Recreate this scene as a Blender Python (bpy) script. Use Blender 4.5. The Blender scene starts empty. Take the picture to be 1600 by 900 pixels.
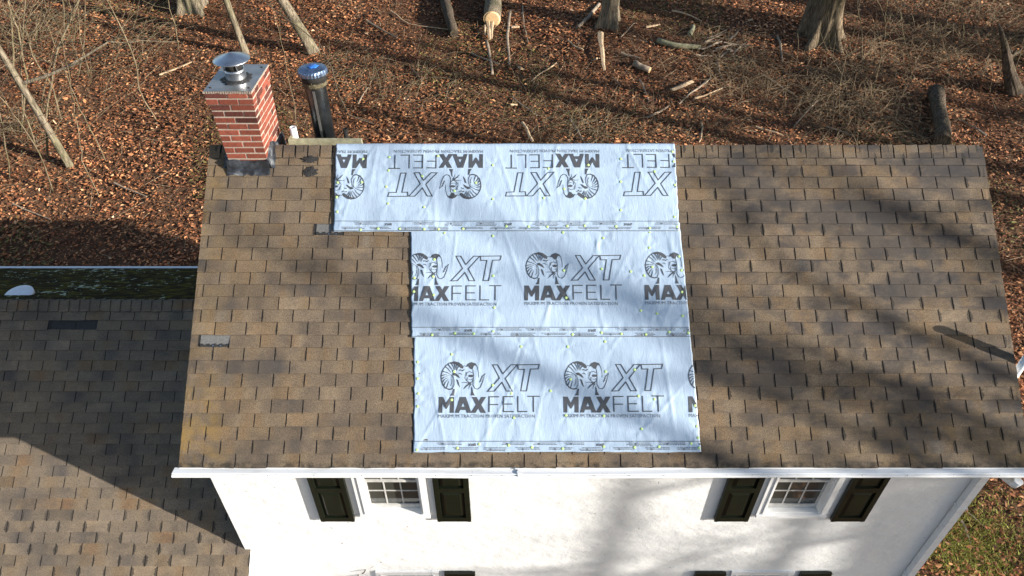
import bpy, bmesh, math, random
import numpy as np
from mathutils import Vector, Matrix, noise as mnoise
R = math.radians
rnd = random.Random(7)
scene = bpy.context.scene
COL = scene.collection

# ------------------------------------------------------------------ camera, world, sun, exposure
ZE = 5.0                       # height of the main eave
FPX, PITCH = 1100.0, R(40.9)   # focal length in photo pixels (1600 wide), downward pitch
CAM = Vector((0.0, -3.93, ZE + 5.66))
cd = bpy.data.cameras.new('camera'); cam = bpy.data.objects.new('camera', cd); COL.objects.link(cam)
cd.sensor_width = 36.0; cd.lens = FPX / 1600 * 36.0; cd.clip_end = 3000; cd.clip_start = 0.05
cam.location = CAM; cam.rotation_euler = (R(90) - PITCH, 0, 0)
scene.camera = cam
SUN_EL, SUN_AZ = R(16.3), R(19.5)     # azimuth: from +X toward -Y (the sun stands right and in front of the house)
S = Vector((math.cos(SUN_EL) * math.cos(SUN_AZ), -math.cos(SUN_EL) * math.sin(SUN_AZ), math.sin(SUN_EL)))
w = bpy.data.worlds.new('World'); scene.world = w; w.use_nodes = True
wn = w.node_tree.nodes; wl = w.node_tree.links
sky = wn.new('ShaderNodeTexSky'); sky.sky_type = 'NISHITA'; sky.sun_disc = False
sky.sun_elevation = SUN_EL; sky.sun_rotation = math.atan2(S.x, S.y)
sky.air_density = 1.0; sky.dust_density = 1.0; sky.ozone_density = 1.0
bg = next(n for n in wn if n.type == 'BACKGROUND'); bg.inputs[1].default_value = 0.085
wl.new(sky.outputs[0], bg.inputs[0])
sl = bpy.data.lights.new('sun', 'SUN'); sl.energy = 5.0; sl.angle = R(0.53); sl.color = (1.0, 0.93, 0.83)
sun = bpy.data.objects.new('sun', sl); COL.objects.link(sun)
sun.rotation_euler = S.to_track_quat('Z', 'Y').to_euler(); sun.location = S * 60
scene.view_settings.view_transform = 'Standard'; scene.view_settings.look = 'None'
scene.view_settings.gamma = 1.0; scene.view_settings.exposure = 1.15
scene.render.engine = 'CYCLES'

# ------------------------------------------------------------------ helpers
def tag(o, label=None, cat=None, group=None, kind=None):
    if label: o['label'] = label
    if cat: o['category'] = cat
    if group: o['group'] = group
    if kind: o['kind'] = kind
    return o
def link(name, me, parent=None):
    o = bpy.data.objects.new(name, me); COL.objects.link(o)
    if parent: o.parent = parent
    return o
def empty(name, loc=(0, 0, 0)):
    o = bpy.data.objects.new(name, None); COL.objects.link(o); o.location = loc; o.empty_display_size = .2
    return o
class MB:
    def __init__(s): s.v = []; s.f = []; s.m = []; s.sm = []
    def add(s, vs, fs, mi=0, smooth=False):
        b = len(s.v); s.v += [tuple(v) for v in vs]
        for f in fs: s.f.append([b + i for i in f]); s.m.append(mi); s.sm.append(smooth)
    def box(s, a, b, mi=0):
        x0, y0, z0 = a; x1, y1, z1 = b
        s.add([(x0,y0,z0),(x1,y0,z0),(x1,y1,z0),(x0,y1,z0),(x0,y0,z1),(x1,y0,z1),(x1,y1,z1),(x0,y1,z1)],
              [(0,3,2,1),(4,5,6,7),(0,1,5,4),(1,2,6,5),(2,3,7,6),(3,0,4,7)], mi)
    def tube(s, pts, rad, n=6, mi=0, cap=True, smooth=True, ell=None):
        pts = [Vector(p) for p in pts]; b = len(s.v); k = len(pts); up = None
        for i, p in enumerate(pts):
            t = (pts[min(i+1, k-1)] - pts[max(i-1, 0)])
            t = t.normalized() if t.length > 1e-9 else Vector((0, 0, 1))
            if up is None: up = Vector((1, 0, 0)) if abs(t.x) < .8 else Vector((0, 1, 0))
            u = (up - t * up.dot(t)).normalized(); vv = t.cross(u); up = u
            r = rad[i] if hasattr(rad, '__len__') else rad
            for j in range(n):
                a = 2 * math.pi * j / n
                s.v.append(tuple(p + u * (math.cos(a) * r) + vv * (math.sin(a) * r * (ell or 1))))
        for i in range(k - 1):
            for j in range(n):
                s.f.append([b+i*n+j, b+i*n+(j+1) % n, b+(i+1)*n+(j+1) % n, b+(i+1)*n+j]); s.m.append(mi); s.sm.append(smooth)
        if cap:
            s.f.append([b+j for j in range(n)][::-1]); s.m.append(mi); s.sm.append(False)
            s.f.append([b+(k-1)*n+j for j in range(n)]); s.m.append(mi); s.sm.append(False)
    def lathe(s, prof, n=24, c=(0, 0, 0), mi=0, wob=None, smooth=True):
        b = len(s.v)
        for i, (r, z) in enumerate(prof):
            for j in range(n):
                a = 2*math.pi*j/n; q = r * (1 + (wob(i, j) if wob else 0))
                s.v.append((c[0]+q*math.cos(a), c[1]+q*math.sin(a), c[2]+z))
        for i in range(len(prof)-1):
            for j in range(n):
                s.f.append([b+i*n+j, b+i*n+(j+1) % n, b+(i+1)*n+(j+1) % n, b+(i+1)*n+j]); s.m.append(mi); s.sm.append(smooth)
        for i, fl in ((0, 1), (len(prof)-1, 0)):
            if prof[i][0] > 1e-4:
                q = [b+i*n+j for j in range(n)]; s.f.append(q[::-1] if fl else q); s.m.append(mi); s.sm.append(False)
    def mesh(s, name, mats):
        me = bpy.data.meshes.new(name); me.from_pydata(s.v, [], s.f)
        for m in (mats if isinstance(mats, (list, tuple)) else [mats]): me.materials.append(m)
        me.polygons.foreach_set('material_index', s.m); me.polygons.foreach_set('use_smooth', s.sm); me.update()
        return me
    def build(s, name, mats, parent=None): return link(name, s.mesh(name, mats), parent)

# node helper: N(mat) then n('Type', inputs..., attr=...)
class N:
    def __init__(s, name):
        s.mat = bpy.data.materials.new(name); s.mat.use_nodes = True
        s.t = s.mat.node_tree; s.t.nodes.clear()
        s.out = s.t.nodes.new('ShaderNodeOutputMaterial'); s.b = s.t.nodes.new('ShaderNodeBsdfPrincipled')
        s.t.links.new(s.b.outputs[0], s.out.inputs[0])
    def n(s, typ, ins=None, **at):
        nd = s.t.nodes.new('ShaderNode' + typ)
        for k, v in at.items(): setattr(nd, k, v)
        for k, v in (ins or {}).items(): s.set(nd.inputs[k], v)
        return nd
    def set(s, inp, v):
        if hasattr(v, 'is_output'): s.t.links.new(v, inp)
        elif hasattr(inp.default_value, '__len__') and hasattr(v, '__len__') and len(v) == 3 and len(inp.default_value) == 4: inp.default_value = (*v, 1)
        else: inp.default_value = v
    def math(s, op, a, b=0.0, c=None):
        d = {0: a, 1: b}
        if c is not None: d[2] = c
        return s.n('Math', d, operation=op).outputs[0]
    def mix(s, f, a, b, mode='MIX'):
        nd = s.n('Mix', data_type='RGBA', blend_type=mode)
        s.set(nd.inputs[0], f); s.set(nd.inputs[6], a); s.set(nd.inputs[7], b); return nd.outputs[2]
    def ramp(s, f, stops):
        nd = s.n('ValToRGB', {0: f}); e = nd.color_ramp.elements
        while len(e) < len(stops): e.new(.5)
        for i, (p, c) in enumerate(stops):
            e[i].position = p; e[i].color = (*c, 1) if hasattr(c, '__len__') else (c, c, c, 1)
        return nd.outputs[0]
    def noise(s, vec=None, scale=5, detail=3, rough=.55, dist=0):
        d = {'Scale': scale, 'Detail': detail, 'Roughness': rough, 'Distortion': dist}
        if vec is not None: d['Vector'] = vec
        return s.n('TexNoise', d).outputs[0]
    def pos(s): return s.n('NewGeometry').outputs['Position']
    def scale3(s, v, k): return s.n('VectorMath', {0: v, 1: k}, operation='MULTIPLY').outputs[0]
    def bump(s, h, strength=.4, dist=.01):
        s.set(s.b.inputs['Normal'], s.n('Bump', {'Strength': strength, 'Distance': dist, 'Height': h}).outputs[0])
    def fin(s, col=None, rough=.7, metal=0, spec=None):
        if col is not None: s.set(s.b.inputs['Base Color'], col)
        s.set(s.b.inputs['Roughness'], rough); s.set(s.b.inputs['Metallic'], metal)
        if spec is not None: s.b.inputs['Specular IOR Level'].default_value = spec
        return s.mat
def simple(name, col, rough=.6, metal=0, var=.25, scale=12, bump=.0, dist=.004, spec=None):
    m = N(name); p = m.pos(); f = m.noise(p, scale, 4)
    c = m.mix(m.ramp(f, [(.3, 0), (.7, 1)]), tuple(x*(1-var) for x in col), tuple(min(1, x*(1+var)) for x in col))
    if bump: m.bump(m.noise(p, scale*4, 4), bump, dist)
    return m.fin(c, rough, metal, spec)

# photo pixel -> direction and intersections
CT, ST = math.cos(PITCH), math.sin(PITCH)
def ray(px, py):
    u, v = (px-800)/FPX, (450-py)/FPX
    return Vector((u, CT + v*ST, -ST + v*CT))
def hit_y(px, py, y):
    d = ray(px, py); return CAM + d * ((y-CAM.y)/d.y)
def hit_plane(px, py, p0, nrm):
    d = ray(px, py); p0 = Vector(p0); nrm = Vector(nrm); return CAM + d * ((p0-CAM).dot(nrm)/d.dot(nrm))
def gz(x, y):
    yy = y - 6.0
    h = 0.2 * (yy if yy > 1.5 else max(0, (yy+1.5)**2/6.0) if yy > -1.5 else 0)
    if y > 42: h = .2*36 + (y-42)*.03
    return h + .16*mnoise.noise(Vector((x*.22, y*.22, 0))) + .07*mnoise.noise(Vector((x*.8, y*.8, 3))) - .08
def hit_ground(px, py, lift=0):
    d = ray(px, py); t = 5.0
    for _ in range(60):
        p = CAM + d*t; e = p.z - gz(p.x, p.y) - lift
        t += e / (-d.z + .2*d.y) * .9
    return CAM + d*t

# ------------------------------------------------------------------ materials
def shingle_mat(name, yoff, s0, phase, wing=False):
    m = N(name); p = m.pos(); sx = m.n('SeparateXYZ', {0: p}); x, y = sx.outputs[0], sx.outputs[1]
    s = m.math('DIVIDE', m.math('SUBTRACT', y, yoff), .8)
    rowf = m.math('DIVIDE', m.math('SUBTRACT', s, s0 - .004), .127)
    row = m.math('FLOOR', rowf); fr = m.math('FRACT', rowf)
    vec = m.n('CombineXYZ', {0: m.math('MULTIPLY', x, 2.3), 1: m.math('MULTIPLY', row, 7.37)}).outputs[0]
    drop = m.noise(vec, 1.0, 1.5, .5)
    tv = m.n('CombineXYZ', {0: m.math('FLOOR', m.math('ADD', m.math('DIVIDE', m.math('SUBTRACT', x, phase), .3048), m.math('MULTIPLY', m.math('MODULO', row, 2.0), .5))), 1: row}).outputs[0]
    wn_ = m.n('TexWhiteNoise', {0: tv}, noise_dimensions='2D').outputs[0]
    if wing: pal = [(.27, (.085, .078, .074)), (.40, (.140, .120, .098)), (.56, (.170, .142, .108)), (.68, (.165, .122, .080)), (.78, (.18, .108, .062))]
    else: pal = [(.27, (.062, .057, .055)), (.39, (.128, .101, .076)), (.51, (.166, .131, .094)), (.61, (.162, .116, .073)), (.70, (.146, .117, .088)), (.78, (.180, .165, .140))]
    c = m.ramp(drop, pal)
    c = m.mix(.8, c, m.ramp(wn_, [(0, .74), (.15, .95), (.85, 1.05), (1, 1.28)]), 'MULTIPLY')
    c = m.mix(1, c, (.98, .92, .86) if wing else (.93, .90, .865), 'MULTIPLY')
    gr = m.noise(p, 125, 4, .8); c = m.mix(1, c, m.ramp(gr, [(.34, .46), (.5, 1.0), (.66, 1.6)]), 'MULTIPLY')
    # algae and granule loss: long sooty smears, more at the foot of the roof, and soot beside the slots
    big = m.noise(m.scale3(p, (.9, 2.3, 0)), 1.0, 5, .68)
    side = m.ramp(m.math('MULTIPLY', m.math('ADD', x, 3.2), .125), [(.58, 0), (.70, 1)])
    sm = m.ramp(m.math('ADD', big, m.math('MULTIPLY', side, 0.0 if wing else .05)), [(.50, 0), (.63, 1)])
    c = m.mix(m.math('MULTIPLY', sm, (.40 if wing else m.math('MULTIPLY_ADD', side, .36, .42))), c, (.050, .046, .045))
    b2 = m.noise(m.n('CombineXYZ', {0: m.math('MULTIPLY', x, 1.5), 1: m.math('MULTIPLY', row, .55), 2: m.math('MULTIPLY', fr, .3)}).outputs[0], 1.0, 4, .7, .4)
    c = m.mix(m.math('MULTIPLY', m.ramp(b2, [(.53, 0), (.63, 1)]), .25 if wing else m.math('MULTIPLY_ADD', side, .34, .28)), c, (.040, .038, .042))
    c = m.mix(m.math('MULTIPLY', m.ramp(b2, [(.34, 1), (.44, 0)]), .55), c, m.mix(1, c, (1.35, 1.32, 1.28), 'MULTIPLY'))
    u = m.math('FRACT', m.math('ADD', m.math('DIVIDE', m.math('SUBTRACT', x, phase), .3048), m.math('MULTIPLY', m.math('MODULO', m.math('ADD', row, 100.0), 2.0), .5)))
    du = m.math('ABSOLUTE', m.math('SUBTRACT', u, m.math('ROUND', u)))
    wob = m.noise(p, 45, 3)
    wid = m.math('MULTIPLY', m.ramp(m.noise(tv, 3.7, 0), [(.40, 0), (.68, 1)]), m.ramp(fr, [(0, .5), (.3, 1), (.75, .8), (1, .15)]))
    sl_ = m.math('LESS_THAN', du, m.math('MULTIPLY', m.math('MULTIPLY', wid, wob), .23 if wing else m.math('MULTIPLY_ADD', side, .10, .09)))
    if wing: sl_ = m.math('MULTIPLY', sl_, m.ramp(m.math('DIVIDE', s, 4.0), [(.26, 1), (.40, .08)]))
    c = m.mix(m.math('MULTIPLY', sl_, .72), c, (.022, .021, .02))
    if not wing:   # yellow lichen: along the left rake, at both lower corners
        lich = m.noise(p, 5.5, 4, .65)
        nearL = m.ramp(m.math('ADD', m.math('MULTIPLY', x, -1), -2.2), [(.0, 0), (.50, .15), (.72, .62), (.93, .9)])
        low = m.ramp(s, [(0, 1), (.55, .75), (.9, 0)])
        nearR = m.ramp(m.math('MULTIPLY', m.math('SUBTRACT', x, 1.9), .35), [(0, 0), (.3, .18), (1, .38)])
        k = m.math('ADD', m.math('MULTIPLY', nearL, m.math('ADD', low, .35)), m.math('MULTIPLY', nearR, m.math('MULTIPLY', low, .8)))
        msk = m.math('MULTIPLY', m.ramp(lich, [(.40, 0), (.70, 1)]), k)
        c = m.mix(m.math('MINIMUM', m.math('MULTIPLY', msk, .75), .55), c, (.25, .155, .035))
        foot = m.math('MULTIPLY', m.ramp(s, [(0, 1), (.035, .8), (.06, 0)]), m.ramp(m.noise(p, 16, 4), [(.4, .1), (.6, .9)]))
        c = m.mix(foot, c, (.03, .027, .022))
    m.bump(gr, .35, .003)
    return m.fin(c, .92, 0, .25)
M = {}
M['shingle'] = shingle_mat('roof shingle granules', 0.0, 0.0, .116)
M['shingle_w'] = shingle_mat('wing shingle granules', -.35, .015, .117, True)
M['asphalt'] = simple('asphalt edge', (.018, .017, .017), .8, var=.4, scale=40)
M['tar'] = simple('roof tar', (.012, .012, .013), .55, var=.5, scale=60, bump=.8, dist=.01)
M['newtab'] = simple('bare shingle mat', (.13, .13, .13), .9, var=.25, scale=70, bump=.4)
def m_white():
    m = N('white painted metal'); p = m.pos()
    g = m.math('MULTIPLY', m.ramp(m.noise(m.scale3(p, (.5, 3, 3)), 6, 5, .7), [(.50, 0), (.72, 1)]), .55)
    sp = m.ramp(m.noise(p, 38, 3, .7), [(.66, 0), (.72, .7)])
    c = m.mix(g, (.76, .78, .80), (.50, .49, .46)); c = m.mix(sp, c, (.20, .18, .15))
    return m.fin(c, .4)
M['white'] = m_white()
M['trim'] = simple('white trim paint', (.74, .75, .76), .5, var=.06, scale=8, bump=.1)
M['sash'] = simple('grey sash paint', (.50, .50, .49), .6, var=.2, scale=14)  # mottled mid grey, darker than the trim
M['shutter'] = simple('shutter paint', (.006, .009, .005), .36, var=.2, scale=6, spec=.35)
M['steel'] = simple('galvanised steel', (.55, .57, .60), .36, 1, var=.15, scale=9, bump=.1)
M['capsteel'] = simple('dull blue steel', (.16, .22, .33), .38, .9, var=.4, scale=14, bump=.3)
M['sheet'] = simple('weathered sheet metal', (.36, .37, .38), .42, .85, var=.2, scale=7, bump=.2)
M['blacksteel'] = simple('black flue steel', (.085, .095, .105), .30, .9, var=.5, scale=5)
M['soot'] = simple('soot', (.012, .011, .010), .9)  # matt black, also for the flue gap, window backing, screws and pipe
M['rust'] = simple('lichen and rust crust', (.10, .085, .05), .95, var=.6, scale=40, bump=.8, dist=.01)
M['wood'] = simple('weathered lumber', (.36, .34, .22), .85, var=.25, scale=20, bump=.3)
M['pvc'] = simple('white plastic', (.72, .75, .80), .4, var=.08, scale=6)
M['nail'] = simple('lime plastic', (.48, .68, .26), .4, var=.06)
M['print'] = simple('felt print', (.055, .062, .075), .6, var=.1)
M['print2'] = simple('fine felt print', (.12, .135, .16), .6, var=.1)
def m_felt():
    m = N('synthetic felt'); p = m.pos()
    c = m.mix(m.noise(p, 3, 3), (.335, .445, .585), (.405, .51, .64))
    fib = m.noise(m.scale3(p, (14, 3, 3)), 6, 5, .7)
    m.bump(m.math('ADD', fib, m.math('MULTIPLY', m.noise(m.scale3(p, (9, 3.5, 1)), 2.2, 4, .6, .8), 2.0)), .20, .012)
    return m.fin(c, .34, 0, .5)
M['felt'] = m_felt()
def m_stucco():
    m = N('painted stucco'); p = m.pos()
    base = m.mix(m.ramp(m.noise(p, 1.6, 4), [(.35, 0), (.7, 1)]), (.735, .745, .75), (.80, .81, .815))
    lum = m.noise(m.scale3(p, (1, 1, 1.5)), 5.5, 4, .55); fine = m.noise(p, 40, 4, .6)
    fl = m.noise(m.scale3(p, (1, 1, .8)), 17, 2.5, .6, 1.2); reg = m.noise(p, 1.9, 2)
    chip = m.math('GREATER_THAN', m.math('ADD', fl, m.math('MULTIPLY', reg, .24)), .856)
    c = m.mix(chip, base, (.16, .155, .15))
    h = m.math('ADD', m.math('MULTIPLY', lum, 1.0), m.math('MULTIPLY', fine, .06))
    h = m.math('SUBTRACT', h, m.math('MULTIPLY', chip, .25))
    m.bump(h, .46, .035)
    return m.fin(c, .8, 0, .3)
M['stucco'] = m_stucco()
def m_brick(name, col):
    m = N(name); p = m.pos(); oi = m.n('ObjectInfo')
    c = m.mix(oi.outputs['Random'], tuple(x*.62 for x in col), tuple(x*1.25 for x in col))
    c = m.mix(m.ramp(m.noise(p, 30, 4), [(.35, 0), (.7, .5)]), c, tuple(x*.45 for x in col))
    m.bump(m.noise(p, 70, 3), .5, .005); return m.fin(c, .88, 0, .2)
M['brick'] = m_brick('red brick', (.235, .068, .045)); M['darkbrick'] = m_brick('burnt brick', (.10, .035, .028))
M['mortar'] = simple('lime mortar', (.36, .295, .245), .95, var=.2, scale=30, bump=.5)
def m_flash():
    m = N('tarred lead flashing'); p = m.pos()
    c = m.ramp(m.noise(p, 8, 4, .6, .3), [(.40, (.014, .015, .018)), (.56, (.045, .052, .065)), (.72, (.22, .23, .24))])
    m.bump(m.noise(p, 25, 3), .3, .006); return m.fin(c, .55, .1)
M['flash'] = m_flash()
def m_glass():
    m = N('window glass'); m.b.inputs['IOR'].default_value = 1.5
    return m.fin((.045, .048, .042), .05, 0, .8)
M['glass'] = m_glass()
def m_bark(name, c0, c1, moss=0):
    m = N(name); tc = m.pos(); v = m.scale3(tc, (7, 7, 1.1)); f = m.noise(v, 3.2, 5, .65, .5)
    c = m.mix(m.ramp(f, [(.36, 0), (.66, 1)]), c0, c1)
    if moss: c = m.mix(m.math('MULTIPLY', m.ramp(m.noise(tc, 2.2, 3), [(.5, 0), (.65, 1)]), moss), c, (.10, .12, .04))
    m.bump(f, .9, .05); return m.fin(c, .95, 0, .15)
M['bark'] = m_bark('grey furrowed bark', (.045, .034, .024), (.24, .185, .125), .15)
M['barkpale'] = m_bark('pale smooth bark', (.085, .07, .05), (.31, .26, .19), .3)
M['barkdark'] = m_bark('dark wet bark', (.035, .028, .022), (.15, .115, .085), .1)
M['twig'] = m_bark('twig bark', (.10, .075, .045), (.29, .235, .155), .3)
M['cane'] = m_bark('dry tan canes', (.13, .095, .06), (.36, .275, .18), 0)
M['splinter'] = simple('fresh split wood', (.44, .32, .20), .85, var=.3, scale=14, bump=.5)
M['oldwood'] = simple('grey dead wood', (.26, .205, .15), .9, var=.35, scale=14, bump=.5)
M['moss_branch'] = simple('mossy dead wood', (.22, .21, .13), .95, var=.4, scale=14, bump=.6)
def m_endgrain():
    m = N('sawn end grain'); p = m.pos()
    c = m.mix(m.noise(p, 14, 4), (.62, .40, .19), (.78, .58, .33)); return m.fin(c, .8)
M['endgrain'] = m_endgrain()
def m_soil():
    m = N('forest soil'); p = m.pos()
    c = m.ramp(m.noise(p, 6, 6, .7), [(.3, (.045, .026, .017)), (.5, (.12, .066, .040)), (.7, (.22, .125, .07))])
    sx = m.n('SeparateXYZ', {0: p})
    m.bump(m.noise(p, 18, 5, .7), 1.0, .06); return m.fin(c, 1, 0, .1)
M['soil'] = m_soil()
def m_vcol(name, rough=.8):
    m = N(name); a = m.n('Attribute', attribute_name='col'); return m.fin(a.outputs[0], rough, 0, .25)
M['leaf'] = m_vcol('dry leaves', .75); M['grass'] = m_vcol('grass blades', .8)
def m_moss():
    m = N('mossy shingle'); p = m.pos()
    f = m.noise(m.scale3(p, (1, 1.6, 1)), 5, 5, .7)
    c = m.ramp(f, [(.36, (.020, .018, .014)), (.5, (.038, .034, .018)), (.62, (.085, .075, .016)), (.76, (.17, .145, .035))])
    lic = m.math('GREATER_THAN', m.math('ADD', m.noise(m.scale3(p, (1, .55, 1)), 11, 3, .6), m.math('MULTIPLY', m.noise(p, 1.1, 1), .35)), .815)
    c = m.mix(lic, c, (.36, .40, .30)); m.bump(f, .4, .02); return m.fin(c, 1, 0, .02)
M['moss'] = m_moss()
def set_cols(me, cols):
    a = me.attributes.new('col', 'FLOAT_COLOR', 'POINT'); a.data.foreach_set('color', np.ascontiguousarray(cols, dtype=np.float32).ravel())

# ------------------------------------------------------------------ ground
gx = np.concatenate([[-600, -300, -150, -80, -55], np.arange(-40, 60.1, .7), [80, 120, 200, 400, 700]])
gy = np.concatenate([[-600, -300, -150, -80, -50], np.arange(-30, 50.1, .7), [70, 110, 200, 400, 900]])
gv = [(x, y, gz(x, y)) for y in gy for x in gx]; nx = len(gx)
gf = [(j*nx+i, j*nx+i+1, (j+1)*nx+i+1, (j+1)*nx+i) for j in range(len(gy)-1) for i in range(nx-1)]
me = bpy.data.meshes.new('ground'); me.from_pydata(gv, [], gf); me.materials.append(M['soil'])
me.polygons.foreach_set('use_smooth', [True]*len(me.polygons))
tag(link('ground', me), 'leaf covered woodland floor rising behind the house', kind='structure')

# ------------------------------------------------------------------ house
SL = 3.259; RY, RZ = SL*.8, ZE + SL*.6          # main slope length, ridge
XL, XR = -3.16, 4.92; YW = .317
def P(x, s, h=0): return Vector((x, s*.8 - h*.6, ZE + s*.6 + h*.8))
WS = 3.8125; ZW = ZE - .31 - .6*WS; WRY, WRZ = 2.70, ZE - .31
def WP(x, s, h=0): return Vector((x, -.35 + .8*s - .6*h, ZW + .6*s + .8*h))
RN = Vector((0, -.6, .8))
def roof_xs(px, py):
    q = hit_plane(px, py, (0, 0, ZE), RN); return q.x, q.y/.8
def wing_xs(px, py):
    q = hit_plane(px, py, (0, -.35, ZW), RN); return q.x, (q.y+.35)/.8
house = empty('house', (0.9, 2.6, 0))
tag(house, 'white stucco two storey house with brown shingle roof and lower side wing', 'house')
HI = Matrix.Translation(house.location).inverted()
def part(o, parent=house):
    o.parent = parent
    o.matrix_parent_inverse = HI if parent is house else Matrix()
    return o
def hb(mb, name, mats, parent=house): return part(mb.build(name, mats), parent)

# walls: the front wall is laid round its four window openings
OW = .31
WIN = [(-1.283, ZE-1.285, ZE-.14), (3.070, ZE-1.285, ZE-.14), (-1.283, ZE-3.845, ZE-2.66), (3.070, ZE-3.845, ZE-2.66)]
WXL, WXR = -3.14, 4.885
fw = MB()
xs = sorted({WXL, WXR, *[c+d for c, _, _ in WIN for d in (-OW, OW)]}); zs = sorted({-.4, ZE+.24, *[z for _, a, b in WIN for z in (a, b)]})
for i in range(len(xs)-1):
    for j in range(len(zs)-1):
        cx, cz = (xs[i]+xs[i+1])/2, (zs[j]+zs[j+1])/2
        if any(abs(cx-c) < OW and a < cz < b for c, a, b in WIN): continue
        fw.add([(xs[i], YW, zs[j]), (xs[i+1], YW, zs[j]), (xs[i+1], YW, zs[j+1]), (xs[i], YW, zs[j+1])], [(0, 1, 2, 3)])
for c, a, b in WIN:      # reveals
    x0, x1, y0, y1 = c-OW, c+OW, YW, YW+.22
    fw.add([(x0,y0,a),(x0,y1,a),(x0,y1,b),(x0,y0,b),(x1,y0,a),(x1,y1,a),(x1,y1,b),(x1,y0,b)], [(0,3,2,1),(4,5,6,7),(0,1,5,4),(3,7,6,2)])
hb(fw, 'front_wall', M['stucco'])
YB = 2*RY - YW
for nm, xg, sg in (('gable_wall', WXL, -1), ('gable_wall', WXR, 1)):
    g = MB(); pts = [(xg, YW, -.4), (xg, YB, -.4), (xg, YB, ZE+.2), (xg, RY, RZ-.05), (xg, YW, ZE+.2)]
    g.add(pts, [tuple(range(5)) if sg > 0 else tuple(range(4, -1, -1))]); hb(g, nm, M['stucco'])
g = MB(); g.add([(WXR, YB, -.4), (WXL, YB, -.4), (WXL, YB, ZE+.2), (WXR, YB, ZE+.2)], [(0, 1, 2, 3)]); hb(g, 'back_wall', M['stucco'])
# wing walls
g = MB(); g.box((-11.5, -.12, -.4), (-3.145, WRY+2.3, ZW+.10)); hb(g, 'wing_wall', M['stucco'])
g = MB(); g.add([(-3.07, -.14, -.4), (-3.07, YW-.003, -.4), (-3.07, YW-.003, ZW+.48), (-3.07, -.14, ZW+.13), (-3.16, -.14, -.4), (-3.16, YW-.003, -.4), (-3.16, YW-.003, ZW+.48), (-3.16, -.14, ZW+.13)],
             [(0,1,2,3),(4,7,6,5),(0,3,7,4),(2,1,5,6),(3,2,6,7)]); hb(g, 'wing_wall', M['stucco'])

# main roof: deck, then tabs laid one by one
def deck(name, pts_front, pts_back, mats):
    mb = MB(); a, b, c, d = pts_front; e, f = pts_back
    mb.add([a, b, c, d, e, f], [(0, 1, 2, 3), (3, 2, 5, 4)])
    low = [Vector(v) - Vector((0, 0, .09)) for v in (a, b, c, d, e, f)]
    mb.add([a, b, c, d, e, f] + low, [(0, 6, 7, 1), (1, 7, 8, 2), (2, 8, 11, 5), (5, 11, 10, 4), (4, 10, 9, 3), (3, 9, 6, 0)], 1)
    return hb(mb, name, mats)
main_roof = deck('roof', [P(XL, 0), P(XR, 0), P(XR, SL), P(XL, SL)], [(XL, 2*RY, ZE), (XR, 2*RY, ZE)], [M['asphalt'], M['trim']])
main_roof['label'] = 'main roof of brown three tab shingles under the white felt'
BYE, BZE = 5.3, ZE - 1.92
wing_roof = deck('wing_roof', [WP(-11.6, 0), WP(-3.075, 0), WP(-3.075, WS), WP(-11.6, WS)], [(-11.6, BYE, BZE), (-3.15, BYE, BZE)], [M['asphalt'], M['trim']])
wing_roof['label'] = 'lower shingle roof beside the main roof, partly in its shadow'
TAB, EXP, SLOT = .3048, .127, .0095
def tab_mesh(wd, var, mats):
    r = random.Random(var*31 + int(wd*1000)); mb = MB(); n = 3; hw = wd/2; ln = EXP + .012
    bot = [(-hw + wd*i/n, r.uniform(-.0025, .002), .0115 + r.uniform(-.0015, .004)) for i in range(n+1)]
    top = [(-hw + wd*i/n, ln, .0035) for i in range(n+1)]
    low = [(x, y-.001, z-.010) for x, y, z in bot]
    mb.add(bot + top + low, [(i, i+1, n+2+i, n+1+i) for i in range(n)])
    b = len(mb.v) - 3*(n+1); o = 2*(n+1)
    for i in range(n): mb.f.append([b+o+i, b+o+i+1, b+i+1, b+i]); mb.m.append(1); mb.sm.append(False)
    for a, q, t in ((0, o, n+1), (n, o+n, 2*n+1)):
        mb.add([mb.v[b+a], mb.v[b+q], (mb.v[b+t][0], ln, 0), mb.v[b+t]], [(0, 1, 2, 3)], 1)
    return mb.mesh('shingle', mats)
SLOPE = Matrix.Rotation(math.atan2(.6, .8), 4, 'X')
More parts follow.
